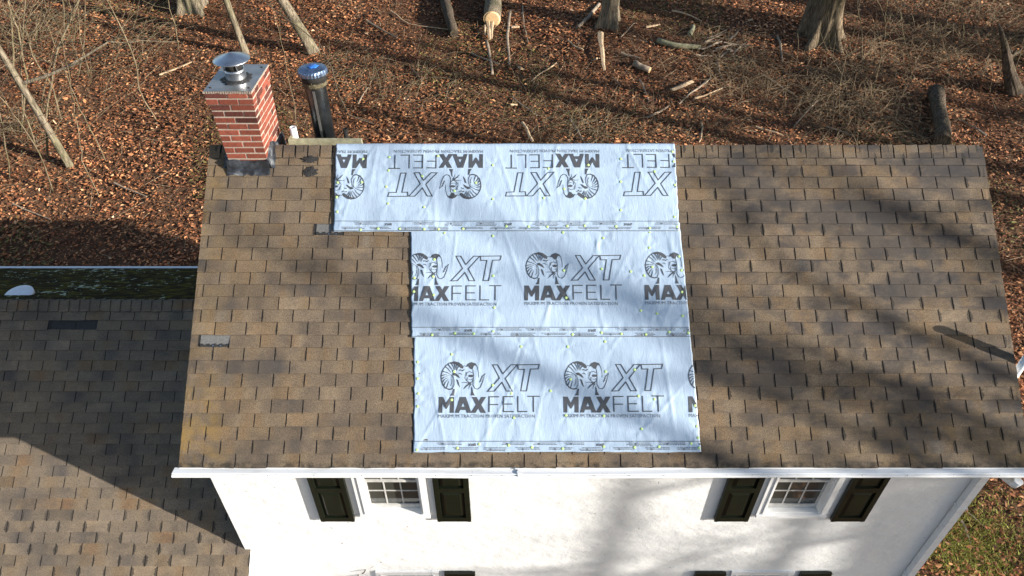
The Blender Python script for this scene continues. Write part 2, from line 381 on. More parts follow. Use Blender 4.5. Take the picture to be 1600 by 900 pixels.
def lay(roof, PF, x0, x1, s0, nrows, phase, mats, skip, keep, smax):
    tabs = []
    for k in range(nrows):
        ph = phase + (TAB/2 if k % 2 else 0); i0 = math.floor((x0-ph)/TAB)
        s = s0 + k*EXP
        if s > smax - .05: break
        for i in range(i0, i0 + int((x1-x0)/TAB) + 3):
            a, b = max(x0, ph + i*TAB + SLOT/2), min(x1, ph + (i+1)*TAB - SLOT/2)
            if b - a < .012: continue
            if skip((a+b)/2, a, b, s): continue
            tabs.append((a, b, s, k))
    def score(t):
        q = PF((t[0]+t[1])/2, t[2]+.06); return ((q-CAM).length - (t[1]-t[0])*2) if keep(q) else 1e3 + (q-CAM).length
    tabs.sort(key=score); cache = {}; rest = MB()
    for n_, (a, b, s, k) in enumerate(tabs):
        wd = round(b-a, 3); var = rnd.randrange(6); key = (wd, var)
        if key not in cache: cache[key] = tab_mesh(wd, var, mats)
        Mx = Matrix.Translation(PF((a+b)/2, s + rnd.uniform(-.003, .003), rnd.uniform(0, .0012))) @ SLOPE @ Matrix.Rotation(rnd.gauss(0, .004), 4, 'Z') @ Matrix.Rotation(rnd.gauss(0, .003), 4, 'Y')
        if n_ < 300 and score((a, b, s, k)) < 900:
            o = link('shingle', cache[key]); part(o, roof); o.matrix_local = HI.inverted() @ Matrix() @ Matrix() if False else Mx
        else:
            me_ = cache[key]; bb = len(rest.v); rest.v += [tuple(Mx @ v.co) for v in me_.vertices]
            for p_ in me_.polygons: rest.f.append([bb+q for q in p_.vertices]); rest.m.append(p_.material_index); rest.sm.append(False)
    o = part(rest.build('shingles', mats), roof); o['kind'] = 'stuff'
def inframe(q):
    d = q - CAM; z = d.y*CT - d.z*ST
    u = d.x/z*FPX + 800; v = 450 - (d.y*ST + d.z*CT)/z*FPX
    return -10 < u < 1610 and -10 < v < 910
def felt_skip(c, a, b, s):
    if s > 2.33: return a > -1.75 and b < 1.62
    if s > 1.24: return a > -.95 and b < 1.66
    if s > .16: return a > -.90 and b < 1.70
    return False
BAREM = [roof_xs(337, 534), roof_xs(517, 364)]
BAREW = [wing_xs(100, 508), wing_xs(137, 508)]
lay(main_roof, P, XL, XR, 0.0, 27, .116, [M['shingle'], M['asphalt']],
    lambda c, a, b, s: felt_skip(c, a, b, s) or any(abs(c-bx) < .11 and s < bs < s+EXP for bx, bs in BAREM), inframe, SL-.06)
lay(wing_roof, WP, -11.6, -3.08, .015, 31, .117, [M['shingle_w'], M['asphalt']],
    lambda c, a, b, s: (c > -3.15 and s > .85) or any(a < bx < b and s < bs < s+EXP for bx, bs in BAREW),
    lambda q: inframe(q) and not (q.x > -3.9 and q.y > .6), WS-.03)
# bare spots where a tab has blown off: grey mat, tar line with two nail heads
for (bx, bs) in BAREM:
    k = math.floor(bs/EXP); s0 = k*EXP; mb = MB()
    pts = [P(bx-.148, s0+.03, .004), P(bx+.148, s0+.035, .004), P(bx+.148, s0+.128, .0045), P(bx-.148, s0+.128, .0045)]
    mb.add(pts, [(0, 1, 2, 3)]); o = hb(mb, 'bare_mat', M['newtab'], main_roof)
    tm = MB(); n = 14
    up = [P(bx-.15+.30*i/n, s0+.034+.010*math.sin(i*2.1)+.004*rnd.random(), .007) for i in range(n+1)]
    lo = [P(bx-.15+.30*i/n, s0+.004+.006*rnd.random(), .007) for i in range(n+1)]
    tm.add(lo+up, [(i, i+1, n+2+i, n+1+i) for i in range(n)]); hb(tm, 'tar_strip', M['tar'], main_roof)
    for q in (-.02, .055):
        nm = MB(); c = P(bx+q, s0+.02, .0085)
        nm.add([c + Vector((.009*math.cos(t*1.05), .009*math.sin(t*1.05)*.8, .009*math.sin(t*1.05)*.6)) for t in range(6)], [(0,1,2,3,4,5)])
        hb(nm, 'nail_head', M['steel'], main_roof)
def blot(name, PF, x, s, rx, rs, mat, roof, h=.0125, n=26, rag=.3):
    mb = MB(); r = random.Random(int(abs(x)*1000)); ring = []
    for i in range(n):
        a = 2*math.pi*i/n; q = 1 + r.uniform(-rag, rag*.6); ring.append(PF(x+rx*q*math.cos(a), s+rs*q*math.sin(a), h-.003*(i % 2)))
    mb.add([PF(x, s, h+.004)] + ring, [(0, 1+i, 1+(i+1) % n) for i in range(n)]); return hb(mb, name, mat, roof)
for px, py, rx, rs in ((487, 250, .085, .038), (486, 268.5, .08, .055)):
    x, s = roof_xs(px, py); blot('tar_patch', P, x, s, rx, rs, M['tar'], main_roof, .028 if py < 255 else .0165)
for bx, bs in BAREW:
    k = math.floor((bs-.015)/EXP); s0 = .015+k*EXP; mb = MB(); n = 10
    lo = [WP(bx-.145+.29*i/n, s0+.012*rnd.random()+.004, .006) for i in range(n+1)]; up = [WP(bx-.145+.29*i/n, s0+.122+.006*rnd.random(), .005) for i in range(n+1)]
    mb.add(lo+up, [(i, i+1, n+2+i, n+1+i) for i in range(n)]); hb(mb, 'bare_mat', M['tar'], wing_roof)
# ridge caps
def cap_meshes(mats, leg, bslope):
    out = []
    for v in range(5):
        r = random.Random(v+90); mb = MB(); w_ = .125; t0, t1 = .017, .009
        def prof(x, t):
            e = r.uniform(-.003, .003)
            return [(x, -(leg+e)*.8 - t*.6, -(leg+e)*.6 + t*.8), (x, -.03, t*1.1-.016), (x, 0, t*1.15), (x, .03, t*1.1-.03*bslope), (x, leg*math.cos(math.atan(bslope)), -leg*math.sin(math.atan(bslope))+t*.8)]
        A, B = prof(-w_/2, t1), prof(w_/2 - .009, t0); n = 5
        mb.add(A+B, [(i, n+i, n+i+1, i+1) for i in range(n-1)])
        C = [(x, y, z-.010) for x, y, z in B]; mb.add(B+C, [(i, n+i, n+i+1, i+1) for i in range(n-1)], 1)
        mb.add([A[0], B[0], C[0], (A[0][0], A[0][1], A[0][2]-.008)], [(0, 3, 2, 1)], 1)
        out.append(mb.mesh('ridge_shingle', mats))
    return out
capm = cap_meshes([M['shingle'], M['asphalt']], .135, .75); capw = cap_meshes([M['shingle_w'], M['asphalt']], .135, .62)
CHX = -2.725
x = XL + .066
while x < XR - .05:
    if not (-1.72 < x < 1.62) and not (CHX-.20 < x < CHX+.20):
        o = link('ridge_shingle', capm[rnd.randrange(5)]); part(o, main_roof); o.matrix_local = Matrix.Translation((x, RY, RZ+.004+rnd.uniform(-.001, .002))) @ Matrix.Rotation(rnd.gauss(0, .012), 4, 'Z')
    x += .130 + rnd.uniform(-.004, .004)
x = -11.5
while x < -3.2:
    if x > -7.2:
        o = link('ridge_shingle', capw[rnd.randrange(5)]); part(o, wing_roof); o.matrix_local = Matrix.Translation((x, WRY, WRZ+.004)) @ Matrix.Rotation(rnd.gauss(0, .01), 4, 'Z')
    x += .130
# mossy back slope of the wing
bs_ = MB(); nxm, nym = 180, 50; bl = math.hypot(BYE-WRY, WRZ-BZE)
for j in range(nym+1):
    for i in range(nxm+1):
        f = j/nym; xx = -11.6 + 8.44*i/nxm
        d = .014 + .012*max(0, mnoise.noise(Vector((xx*3, f*9, 1)))) + .006*abs(mnoise.noise(Vector((xx*13, f*30, 4)))) + .008*((f*20) % 1)
        bs_.v.append((xx, WRY+.10+(BYE-WRY-.10)*f + d*.5, WRZ-.062+(BZE-WRZ+.062)*f + d*.85))
for j in range(nym):
    for i in range(nxm):
        q = j*(nxm+1)+i; bs_.f.append([q, q+1, q+nxm+2, q+nxm+1]); bs_.m.append(0); bs_.sm.append(False)
o = hb(bs_, 'mossy_back_slope', M['moss'], wing_roof); o['label'] = 'dark mossy back slope of the lower roof'
# back eave drip edge of wing, gutter of main
g = MB(); g.box((-11.6, BYE+.005, BZE-.07), (-3.17, BYE+.05, BZE+.030)); hb(g, 'back_gutter', M['white'], house)
# rake boards
for xr, sg in ((XL+.030, -1), (XR-.030, 1)):
    mb = MB(); t = .022*sg
    a = [Vector((xr, -.02, ZE-.115)), Vector((xr, RY, RZ-.10)), Vector((xr, RY, RZ-.004)), Vector((xr, -.02, ZE-.018))]
    b2 = [v + Vector((t, 0, 0)) for v in a]; mb.add(a+b2, [(0,1,2,3),(7,6,5,4),(0,4,5,1),(1,5,6,2),(2,6,7,3),(3,7,4,0)]); hb(mb, 'rake_board', M['trim'])
    mb = MB(); a = [Vector((xr, 2*RY-v.y, v.z)) for v in a]; b2 = [v + Vector((t, 0, 0)) for v in a]
    mb.add(a+b2, [(0,3,2,1),(7,4,5,6),(0,1,5,4),(1,2,6,5),(2,3,7,6),(3,0,4,7)]); hb(mb, 'rake_board', M['trim'])
g = MB(); g.box((XL+.01, .012, ZE-.15), (XR-.01, .040, ZE-.028)); g.box((XL+.01, .042, ZE-.15), (XR-.01, YW-.004, ZE-.13)); hb(g, 'fascia_board', M['trim'])
# covered K gutter with a slight sag and a seam
gu = MB(); prof = [(.010, -.010), (-.030, -.004), (-.064, .000), (-.068, -.003), (-.068, -.022), (-.075, -.022), (-.075, -.009), (-.082, -.010), (-.087, -.017), (-.087, -.034), (-.070, -.060), (-.028, -.105), (.010, -.105)]
n = 60; GX0, GX1 = XL-.045, XR+.06
for i in range(n+1):
    x = GX0 + (GX1-GX0)*i/n; sag = -.010*math.exp(-((x-.35)/.9)**2) + .003*mnoise.noise(Vector((x*1.3, 0, 0)))
    for (y, z) in prof: gu.v.append((x, y-.004*math.exp(-((x-.35)/.9)**2), ZE+z+(sag if y < 0 else 0)))
k = len(prof)
for i in range(n):
    for j in range(k-1): gu.f.append([i*k+j, i*k+j+1, (i+1)*k+j+1, (i+1)*k+j]); gu.m.append(0); gu.sm.append(False)
gu.f.append(list(range(k))); gu.m.append(0); gu.sm.append(False); gu.f.append([n*k+j for j in range(k)][::-1]); gu.m.append(0); gu.sm.append(False)
gutter = hb(gu, 'gutter', M['white']); gutter['label'] = 'long white covered gutter along the front eave'
mb = MB(); xq = .075
mb.add([(xq-.02, y, ZE+z+.006) for y, z in prof[:-1]] + [(xq+.02, y-.003, ZE+z+.004) for y, z in prof[:-1]], [(j, j+1, k+j, k-1+j) for j in range(k-2)])
mb.add([(xq-.05, -.02, ZE+.006), (xq+.02, -.03, ZE+.006), (xq+.015, .02, ZE+.018), (xq-.03, .02, ZE+.016)], [(0, 1, 2, 3)]); hb(mb, 'seam', M['white'], gutter)
x = GX0+.3
while x < GX1:
    mb = MB(); mb.lathe([(.006, 0), (.006, .003), (0, .004)], 8); o = mb.build('screw', M['sheet']); part(o, gutter)
    o.matrix_local = Matrix.Translation((x, -.0765-.003*math.exp(-((x-.35)/.9)**2), ZE-.0120-.009*math.exp(-((x-.35)/.9)**2))); x += rnd.uniform(.28, .46)
# downspout at the right corner, elbow
ds = MB(); ds.box((4.795, YW-.085, .1), (4.878, YW-.012, ZE-.42)); ds.tube([(4.836, YW-.048, ZE-.42), (4.836, YW-.06, ZE-.34), (4.836, -.05, ZE-.20), (4.836, -.06, ZE-.13)], .042, 8)
for z in (ZE-1.1, ZE-2.6, ZE-4): ds.box((4.785, YW-.09, z), (4.888, YW-.004, z+.03))
hb(ds, 'downspout', M['white'])
# white service mast clamped to the right rake
A = hit_plane(1588, 570, (0, 0, ZE), RN)
ms = MB(); mx, my = XR+.075, .79
ms.tube([(mx, my, ZE-.9), (mx, my, ZE+1.02)], .036, 14); ms.lathe([(.036, 0), (.040, .005), (.038, .03), (.02, .05), (0, .052)], 14, (mx, my, ZE+1.02))
mast = hb(ms, 'service_mast', M['white'])
for z in (ZE-.6, ZE+.2):
    c = MB(); c.box((XR-.02, my-.05, z), (mx+.045, my+.05, z+.03)); hb(c, 'clamp', M['steel'], mast)

# windows and shutters
def window(cx, z0, z1):
    mb = MB(); o2 = OW; y0 = YW
    cw = .075
    mb.box((cx-o2-cw, y0-.028, z0-.002), (cx-o2+.012, y0+.03, z1+cw)); mb.box((cx+o2-.012, y0-.028, z0-.002), (cx+o2+cw, y0+.03, z1+cw))
    mb.box((cx-o2+.012, y0-.026, z1-.012), (cx+o2-.012, y0+.03, z1+cw-.002))
    for sx in (-1, 1):       # inner stop bead
        a, b = sorted((cx+sx*(o2-.012), cx+sx*(o2-.022))); mb.box((a, y0-.012, z0+.02), (b, y0+.16, z1-.012))
        a, b = sorted((cx+sx*(o2+.004), cx+sx*(o2+.018))); mb.box((a, y0-.038, z0+.002), (b, y0-.0275, z1+.01))
    win = hb(mb, 'window', M['trim'])
    sm = MB(); sm.add([(cx-o2-cw, y0-.045, z0-.055), (cx+o2+cw, y0-.045, z0-.055), (cx+o2+cw, y0+.2, z0-.055), (cx-o2-cw, y0+.2, z0-.055),
                       (cx-o2-cw, y0-.045, z0-.012), (cx+o2+cw, y0-.045, z0-.012), (cx+o2+cw, y0+.2, z0+.022), (cx-o2-cw, y0+.2, z0+.022)],
                      [(0,3,2,1),(4,5,6,7),(0,1,5,4),(1,2,6,5),(2,3,7,6),(3,0,4,7)]); hb(sm, 'sill', M['trim'], win)
    zm = (z0+z1)/2; hw = o2-.022
    for (a, b, yy, bot) in ((z0+.012, zm+.02, y0+.052, .060), (zm-.02, z1-.012, y0+.012, .035)):
        s_ = MB(); s_.box((cx-hw, yy, a), (cx-hw+.020, yy+.036, b)); s_.box((cx+hw-.020, yy, a), (cx+hw, yy+.036, b))
        s_.box((cx-hw+.020, yy+.001, a), (cx+hw-.020, yy+.035, a+bot)); s_.box((cx-hw+.020, yy+.001, b-.028), (cx+hw-.020, yy+.035, b))
        gx0, gx1, ga, gb = cx-hw+.020, cx+hw-.020, a+bot, b-.028
        for q in (1, 2): xq = gx0+(gx1-gx0)*q/3; s_.box((xq-.007, yy+.010, ga), (xq+.007, yy+.032, gb))
        zq = (ga+gb)/2
        for q in range(3):
            xa, xb = gx0+(gx1-gx0)*q/3+(.007 if q else 0), gx0+(gx1-gx0)*(q+1)/3-(.007 if q < 2 else 0)
            s_.box((xa, yy+.010, zq-.007), (xb, yy+.032, zq+.007))
            for (pa, pb) in ((ga, zq-.007), (zq+.007, gb)):
                p_ = MB(); p_.box((xa-.002, yy+.016, pa-.002), (xb+.002, yy+.020, pb+.002)); hb(p_, 'pane', M['glass'], win)
        hb(s_, 'sash', M['sash'], win)
    bk = MB(); bk.add([(cx-hw, y0+.30, z0), (cx+hw, y0+.30, z0), (cx+hw, y0+.30, z1), (cx-hw, y0+.30, z1)], [(0,1,2,3)]); hb(bk, 'dark_backing', M['soot'], win)  # plain black sheet closing off the room behind the sashes
    return win
def shutter(x0, x1, z0, z1):
    y1, y0 = YW-.012, YW-.050; st = .055; zm = z0 + (z1-z0)*.47
    mb = MB(); mb.box((x0, y0, z0), (x0+st, y1, z1)); mb.box((x1-st, y0, z0), (x1, y1, z1))
    for a, b in ((z0, z0+.075), (zm-.04, zm+.04), (z1-.075, z1)): mb.box((x0+st, y0+.001, a), (x1-st, y1-.001, b))
    mb.box((x0+st, y1-.012, z0+.075), (x1-st, y1-.002, z1-.075))
    for sx in (x0+.015, x1-.035): mb.box((sx, y0+.004, z0-.012), (sx+.02, y1, z0))
    mb.box((x0+.02, y1-.004, z0+.1), (x0+.05, YW+.004, z0+.14)); mb.box((x1-.05, y1-.004, z1-.2), (x1-.02, YW+.004, z1-.16))
    sh = hb(mb, 'shutter', M['shutter'])
    for a, b in ((z0+.075, zm-.04), (zm+.04, z1-.075)):
        p_ = MB(); i0, i1, ia, ib, d = x0+st+.004, x1-st-.004, a+.004, b-.004, .045; yo, yi = y1-.013, y0+.006
        o_ = [(i0, yo, ia), (i1, yo, ia), (i1, yo, ib), (i0, yo, ib)]; q_ = [(i0+d, yi, ia+d), (i1-d, yi, ia+d), (i1-d, yi, ib-d), (i0+d, yi, ib-d)]
        p_.add(o_+q_, [(4,5,6,7),(0,1,5,4),(1,2,6,5),(2,3,7,6),(3,0,4,7)]); hb(p_, 'raised_panel', M['shutter'], sh)
    return sh
for i, (c, a, b) in enumerate(WIN):
    window(c, a, b); z0, z1 = a-.115, b+.02
    if i == 2: z0, z1 = a-.115, b+.075
    if i == 3: z0, z1 = a-.115, b+.075
    if i != 2: shutter(c-.832, c-.458, z0, z1)
    shutter(c+.458, c+.832, z0, z1)
for px, py in ((571, 890), (560, 898)):   # hooks left from the missing shutter
    q = hit_y(px, py, YW); mb = MB(); mb.tube([(q.x, YW-.002, q.z), (q.x-.01, YW-.04, q.z+.005), (q.x-.035, YW-.05, q.z)], .008, 6); hb(mb, 'shutter_hook', M['barkdark'])

# chimney
ch0 = MB(); YF, YK = 2.42, 2.98; BW0, BW1 = .402, .436; ZB = RZ-.42; ZT = ZE+1.815+.85
COURSE = .0678
def chw(z): return BW0 + (BW1-BW0)*(z-(ZT-.75))/.75
def chbox(mb, z0, z1, inset, mi=0, ex=0):
    a, b = chw(z0)/2-inset+ex, chw(z1)/2-inset+ex; e0, e1 = (chw(z0)-BW0)/2+ex, (chw(z1)-BW0)/2+ex
    mb.add([(CHX-a, YF-e0+inset, z0), (CHX+a, YF-e0+inset, z0), (CHX+a, YK+e0-inset, z0), (CHX-a, YK+e0-inset, z0), (CHX-b, YF-e1+inset, z1), (CHX+b, YF-e1+inset, z1), (CHX+b, YK+e1-inset, z1), (CHX-b, YK+e1-inset, z1)],
           [(0,3,2,1),(4,5,6,7),(0,1,5,4),(1,2,6,5),(2,3,7,6),(3,0,4,7)], mi)
chbox(ch0, ZB, ZT-2*COURSE, .0015); chbox(ch0, ZT-2*COURSE+.001, ZT-.004, .0015, 0, .013)
chim = hb(ch0, 'chimney', M['mortar']); chim['label'] = 'square red brick chimney with a metal top and flue hood'
bricks = {}
def brick_mesh(L, dark):
    key = (round(L, 3), dark)
    if key not in bricks:
        mb = MB(); h = COURSE-.016; e = .004; l = L/2
        mb.box((-l, -.05, 0), (l, .05, h)); me_ = mb.mesh('brick', M['darkbrick' if dark else 'brick'])
        bm = bmesh.new(); bm.from_mesh(me_); bmesh.ops.bevel(bm, geom=bm.edges[:], offset=.0025, segments=1, affect='EDGES'); bm.to_mesh(me_); bm.free(); bricks[key] = me_
    return bricks[key]
nc = 16
for c in range(nc):
    z = ZT - COURSE*(c+1) + .006
    if z < ZB: break
    wx = chw(z) + (.026 if c < 2 else 0); ey = (chw(z)-BW0)/2 + (.013 if c < 2 else 0); dp = (YK-YF) + 2*ey
    for side in range(4):
        Ln = wx if side % 2 == 0 else dp - .20
        off = .5 if (c+side) % 2 else 0
        cuts = [-.008]; p_ = .205*(off if off else 1) * (.52 if off else 1)*2 if False else (.105 if off else .205)
        while p_ < Ln-.04: cuts.append(p_ + rnd.uniform(-.012, .012)); p_ += .205
        cuts.append(Ln+.008)
        for a, b in zip(cuts[:-1], cuts[1:]):
            L = b-a-.016
            if L < .02: continue
            u = (a+b)/2 - Ln/2; q = .046 + rnd.uniform(-.0025, .0025)
            yc = (YF+YK)/2
            if side == 0: M4 = Matrix.Translation((CHX+u, YF-ey+q, z))
            elif side == 1: M4 = Matrix.Translation((CHX+wx/2-q, yc+u, z)) @ Matrix.Rotation(R(90), 4, 'Z')
            elif side == 2: M4 = Matrix.Translation((CHX-u, YK+ey-q, z))
            else: M4 = Matrix.Translation((CHX-wx/2+q, yc-u, z)) @ Matrix.Rotation(R(90), 4, 'Z')
            o = link('brick', brick_mesh(round(L, 3), rnd.random() < (.45 if c < 4 else .12))); part(o, chim); o.matrix_local = M4 @ Matrix.Rotation(rnd.gauss(0, .008), 4, 'Z')
# base flashing
fl = MB(); e = .022
def rz(y): return ZE + .75*y if y < RY else RZ - .75*(y-RY)
for (x0, y0, x1, y1) in ((CHX-BW0/2-e, YF-e, CHX+BW0/2+e, YF-e), (CHX+BW0/2+e, YF-e, CHX+BW0/2+e, YK+e), (CHX-BW0/2-e, YK+e, CHX-BW0/2-e, YF-e), (CHX+BW0/2+e, YK+e, CHX-BW0/2-e, YK+e)):
    n = 12; V = []
    nxv = Vector((y1-y0, -(x1-x0), 0)).normalized()
    for i in range(n+1):
        f = i/n; x_, y_ = x0+(x1-x0)*f, y0+(y1-y0)*f; zz = rz(y_)
        j = rnd.uniform(-.012, .012)
        fy = y_+nxv.y*(.055+j); fx = x_+nxv.x*(.045+j)
        zt = max(zz, rz(YF))+.085+rnd.uniform(-.008, .008) if abs(y1-y0) < .01 else max(zz + .075, rz(YF)+.085) + rnd.uniform(-.012, .012)
        V += [(fx, fy, rz(fy)+.020), (x_+nxv.x*.012, y_+nxv.y*.012, zz+.030), (x_-nxv.x*.002, y_-nxv.y*.002, zt), (x_-nxv.x*e*.95, y_-nxv.y*e*.95, zt+.006)]
    fl.add(V, [(4*i+j, 4*i+4+j, 4*i+5+j, 4*i+1+j) for i in range(n) for j in range(3)])
o = hb(fl, 'flashing', M['flash'], chim)
# metal top, collar, flue, hood
mt = MB(); a = chw(ZT)/2+.012; ey = (BW1-BW0)/2+.014; mt.box((CHX-a, YF-ey, ZT-.004), (CHX+a, YK+ey, ZT+.010))
bm_ = hb(mt, 'metal_top', M['sheet'], chim)
mo = MB(); n = 20
for (x0, y0, x1, y1) in ((CHX-a, YF-ey, CHX+a, YF-ey), (CHX+a, YF-ey, CHX+a, YK+ey)):
    for i in range(n):
        f, f2 = i/n, (i+1)/n-.004; d = .006; dz = rnd.uniform(.004, .014)
        mo.box((min(x0+(x1-x0)*f, x0+(x1-x0)*f2)-d, min(y0+(y1-y0)*f, y0+(y1-y0)*f2)-d, ZT-dz-.004), (max(x0+(x1-x0)*f, x0+(x1-x0)*f2)+d*.5, max(y0+(y1-y0)*f, y0+(y1-y0)*f2)+d*.5, ZT+.006))
hb(mo, 'caulk_bead', M['mortar'], chim)
FX, FY = CHX+.01, (YF+YK)/2-.03
for sx in (-1, 1):
    for sy in (-1, 1):
        s_ = MB(); s_.lathe([(.012, .010), (.012, .016), (0, .019)], 8, (CHX+sx*(a-.045), (YF+YK)/2+sy*.235, ZT)); hb(s_, 'screw', M['soot'], chim)
c = MB(); c.lathe([(.150, .011), (.135, .020), (.108, .026), (.100, .024)], 28, (FX, FY, ZT), wob=lambda i, j: (.10*math.sin(j*2.7)+.06*math.sin(j*5.1)) if i < 2 else 0); hb(c, 'sealant_ring', M['tar'], chim)
c = MB(); c.lathe([(.100, .015), (.098, .030), (.097, .095), (.099, .097), (.099, .101), (.097, .103), (.097, .118), (.088, .118), (.088, .05)], 32, (FX, FY, ZT)); hb(c, 'flue_pipe', M['steel'], chim)
c = MB(); c.lathe([(.080, .10), (.080, .212)], 24, (FX, FY, ZT)); hb(c, 'dark_gap', M['soot'], chim)  # black drum put in for the dark opening under the hood
for q in range(4):
    t = q*math.pi/2+.6; s_ = MB(); px_, py_ = FX+.094*math.cos(t), FY+.094*math.sin(t); s_.tube([(px_, py_, ZT+.11), (px_, py_, ZT+.228)], .007, 6); hb(s_, 'strap', M['steel'], chim)
c = MB(); c.lathe([(.172, .202), (.176, .206), (.172, .212), (.11, .236), (.05, .258), (.012, .272), (0, .274)], 40, (FX, FY, ZT)); o = hb(c, 'rain_hood', M['steel'], chim)

# flue stack, vents and the plank behind the ridge
q = hit_y(510, 222, 3.02); VX, VY = q.x, 3.02; VZ = rz(VY)
v = MB(); v.lathe([(.110, -.06), (.110, .80), (.104, .82)], 32, (VX, VY, VZ)); stack = hb(v, 'flue_stack', M['blacksteel']); stack['label'] = 'tall black steel flue stack with crimped blue grey cap behind the ridge'
v = MB(); v.box((VX-.012, VY-.116, VZ+.05), (VX+.012, VY-.108, VZ+.78)); hb(v, 'seam', M['sheet'], stack)
v = MB(); v.lathe([(.114, .80), (.126, .82), (.128, .85), (.122, .875)], 28, (VX, VY, VZ), wob=lambda i, j: .04*math.sin(j*2.3+i)+.03*math.sin(j*7+i*2)); hb(v, 'crust_ring', M['rust'], stack)
v = MB(); v.lathe([(.128, .855), (.128, .94)], 28, (VX, VY, VZ)); hb(v, 'collar', M['soot'], stack)
v = MB(); v.lathe([(.146, .925), (.152, .935), (.150, .965), (.138, .985), (.08, 1.0), (.04, 1.004), (0, 1.005)], 56, (VX, VY, VZ), wob=lambda i, j: (.018 if j % 2 else -.018) if i in (0, 1, 2) else 0, smooth=False); hb(v, 'crimped_cap', M['capsteel'], stack)
def blue():
    m = N('blue cap top'); return m.fin((.03, .16, .55), .35)  # plain saturated blue for the crown of the cap
v = MB(); v.lathe([(.055, 1.0045), (.05, 1.010), (0, 1.011)], 20, (VX+.01, VY, VZ), wob=lambda i, j: .15*math.sin(j*1.9)); hb(v, 'blue_disc', blue(), stack)
q = hit_y(462, 219, 2.86); v = MB(); v.lathe([(.036, -.3), (.036, .10), (.028, .10), (.028, -.1)], 18, (q.x, 2.86, q.z+.055)); hb(v, 'vent_pipe', M['pvc'])
q = hit_y(543, 224, 2.80); v = MB(); v.lathe([(.026, -.2), (.026, .075), (.018, .075), (.018, -.05)], 14, (q.x, 2.80, q.z+.10)); hb(v, 'vent_pipe', M['soot'])
qa, qb = hit_y(452, 222, 2.76), hit_y(566, 222, 2.76)
pl = MB(); pl.box((qa.x, 2.735, rz(2.735)-.02), (qb.x, 2.775, RZ+.006)); pl.box((qa.x, 2.775, rz(2.775)-.03), (qa.x+.035, 2.92, RZ+.005))
tag(pl.build('plank', M['wood']), 'pale greenish lumber board laid on edge behind the ridge by the flue stack', 'plank')
# white dome vent behind the wing ridge
bn = Vector((0, WRZ-BZE, BYE-WRY)).normalized(); q = hit_plane(31, 462, (0, WRY, WRZ), bn)
v = MB(); v.lathe([(.17, -.06), (.176, .006), (.176, .036), (.168, .042), (.10, .043), (0, .043)], 32, (q.x, q.y, q.z)); hb(v, 'roof_vent', M['pvc'])

# ------------------------------------------------------------------ felt sheets
NAILS = {'top': [(510, 220, 5.517, [(300,775),(450,765),(635,765),(845,770),(970,770),(1180,765),(320,165),(965,140),(545,150),(540,265),(520,405),(535,550),(845,580),(830,315),(105,370),(310,365),(95,495),(1290,370),(1105,440),(1435,220),(1435,510),(100,620)]),
                 (780, 220, 5.333, [(60,720),(245,722),(400,722),(565,718),(710,715),(970,722),(1250,735),(1485,722),(740,210),(410,240),(1010,160),(1010,350),(1290,265),(540,410),(370,485),(715,490),(1010,585),(1470,375),(1440,100),(1450,180),(1455,640)])],
         'mid': [(640, 380, 5.627, [(220,150),(45,310),(210,300),(735,290),(215,460),(40,430),(745,570),(735,780),(200,810),(400,795),(565,800)]),
                 (800, 380, 5.517, [(1180,45),(1435,120),(445,240),(770,225),(1020,250),(1135,285),(1205,210),(1455,240),(1460,425),(465,475),(1105,585),(1245,610),(1465,630),(770,775),(940,785),(1150,790),(1350,770),(1515,775),(520,790)]),
                 (510, 220, 5.517, [(1435,825),(1020,800)]), (780, 220, 5.333, [(530,770),(865,815),(1250,765)])],
         'low': [(640, 540, 5, [(330,70),(65,130),(65,260),(350,205),(70,375),(65,475),(330,425),(650,310),(795,375),(1100,355),(815,565),(375,800),(545,770),(775,780),(955,795),(60,815),(870,10)]),
                 (860, 540, 5, [(135,10),(430,205),(655,190),(155,265),(5,360),(685,395),(810,420),(1130,470),(120,545),(415,550),(710,650),(1150,630),(1155,720),(1095,765),(95,805),(415,790),(655,795),(845,790),(1160,800)]),
                 (800, 380, 5.517, [(70,875),(485,865),(800,850)])]}
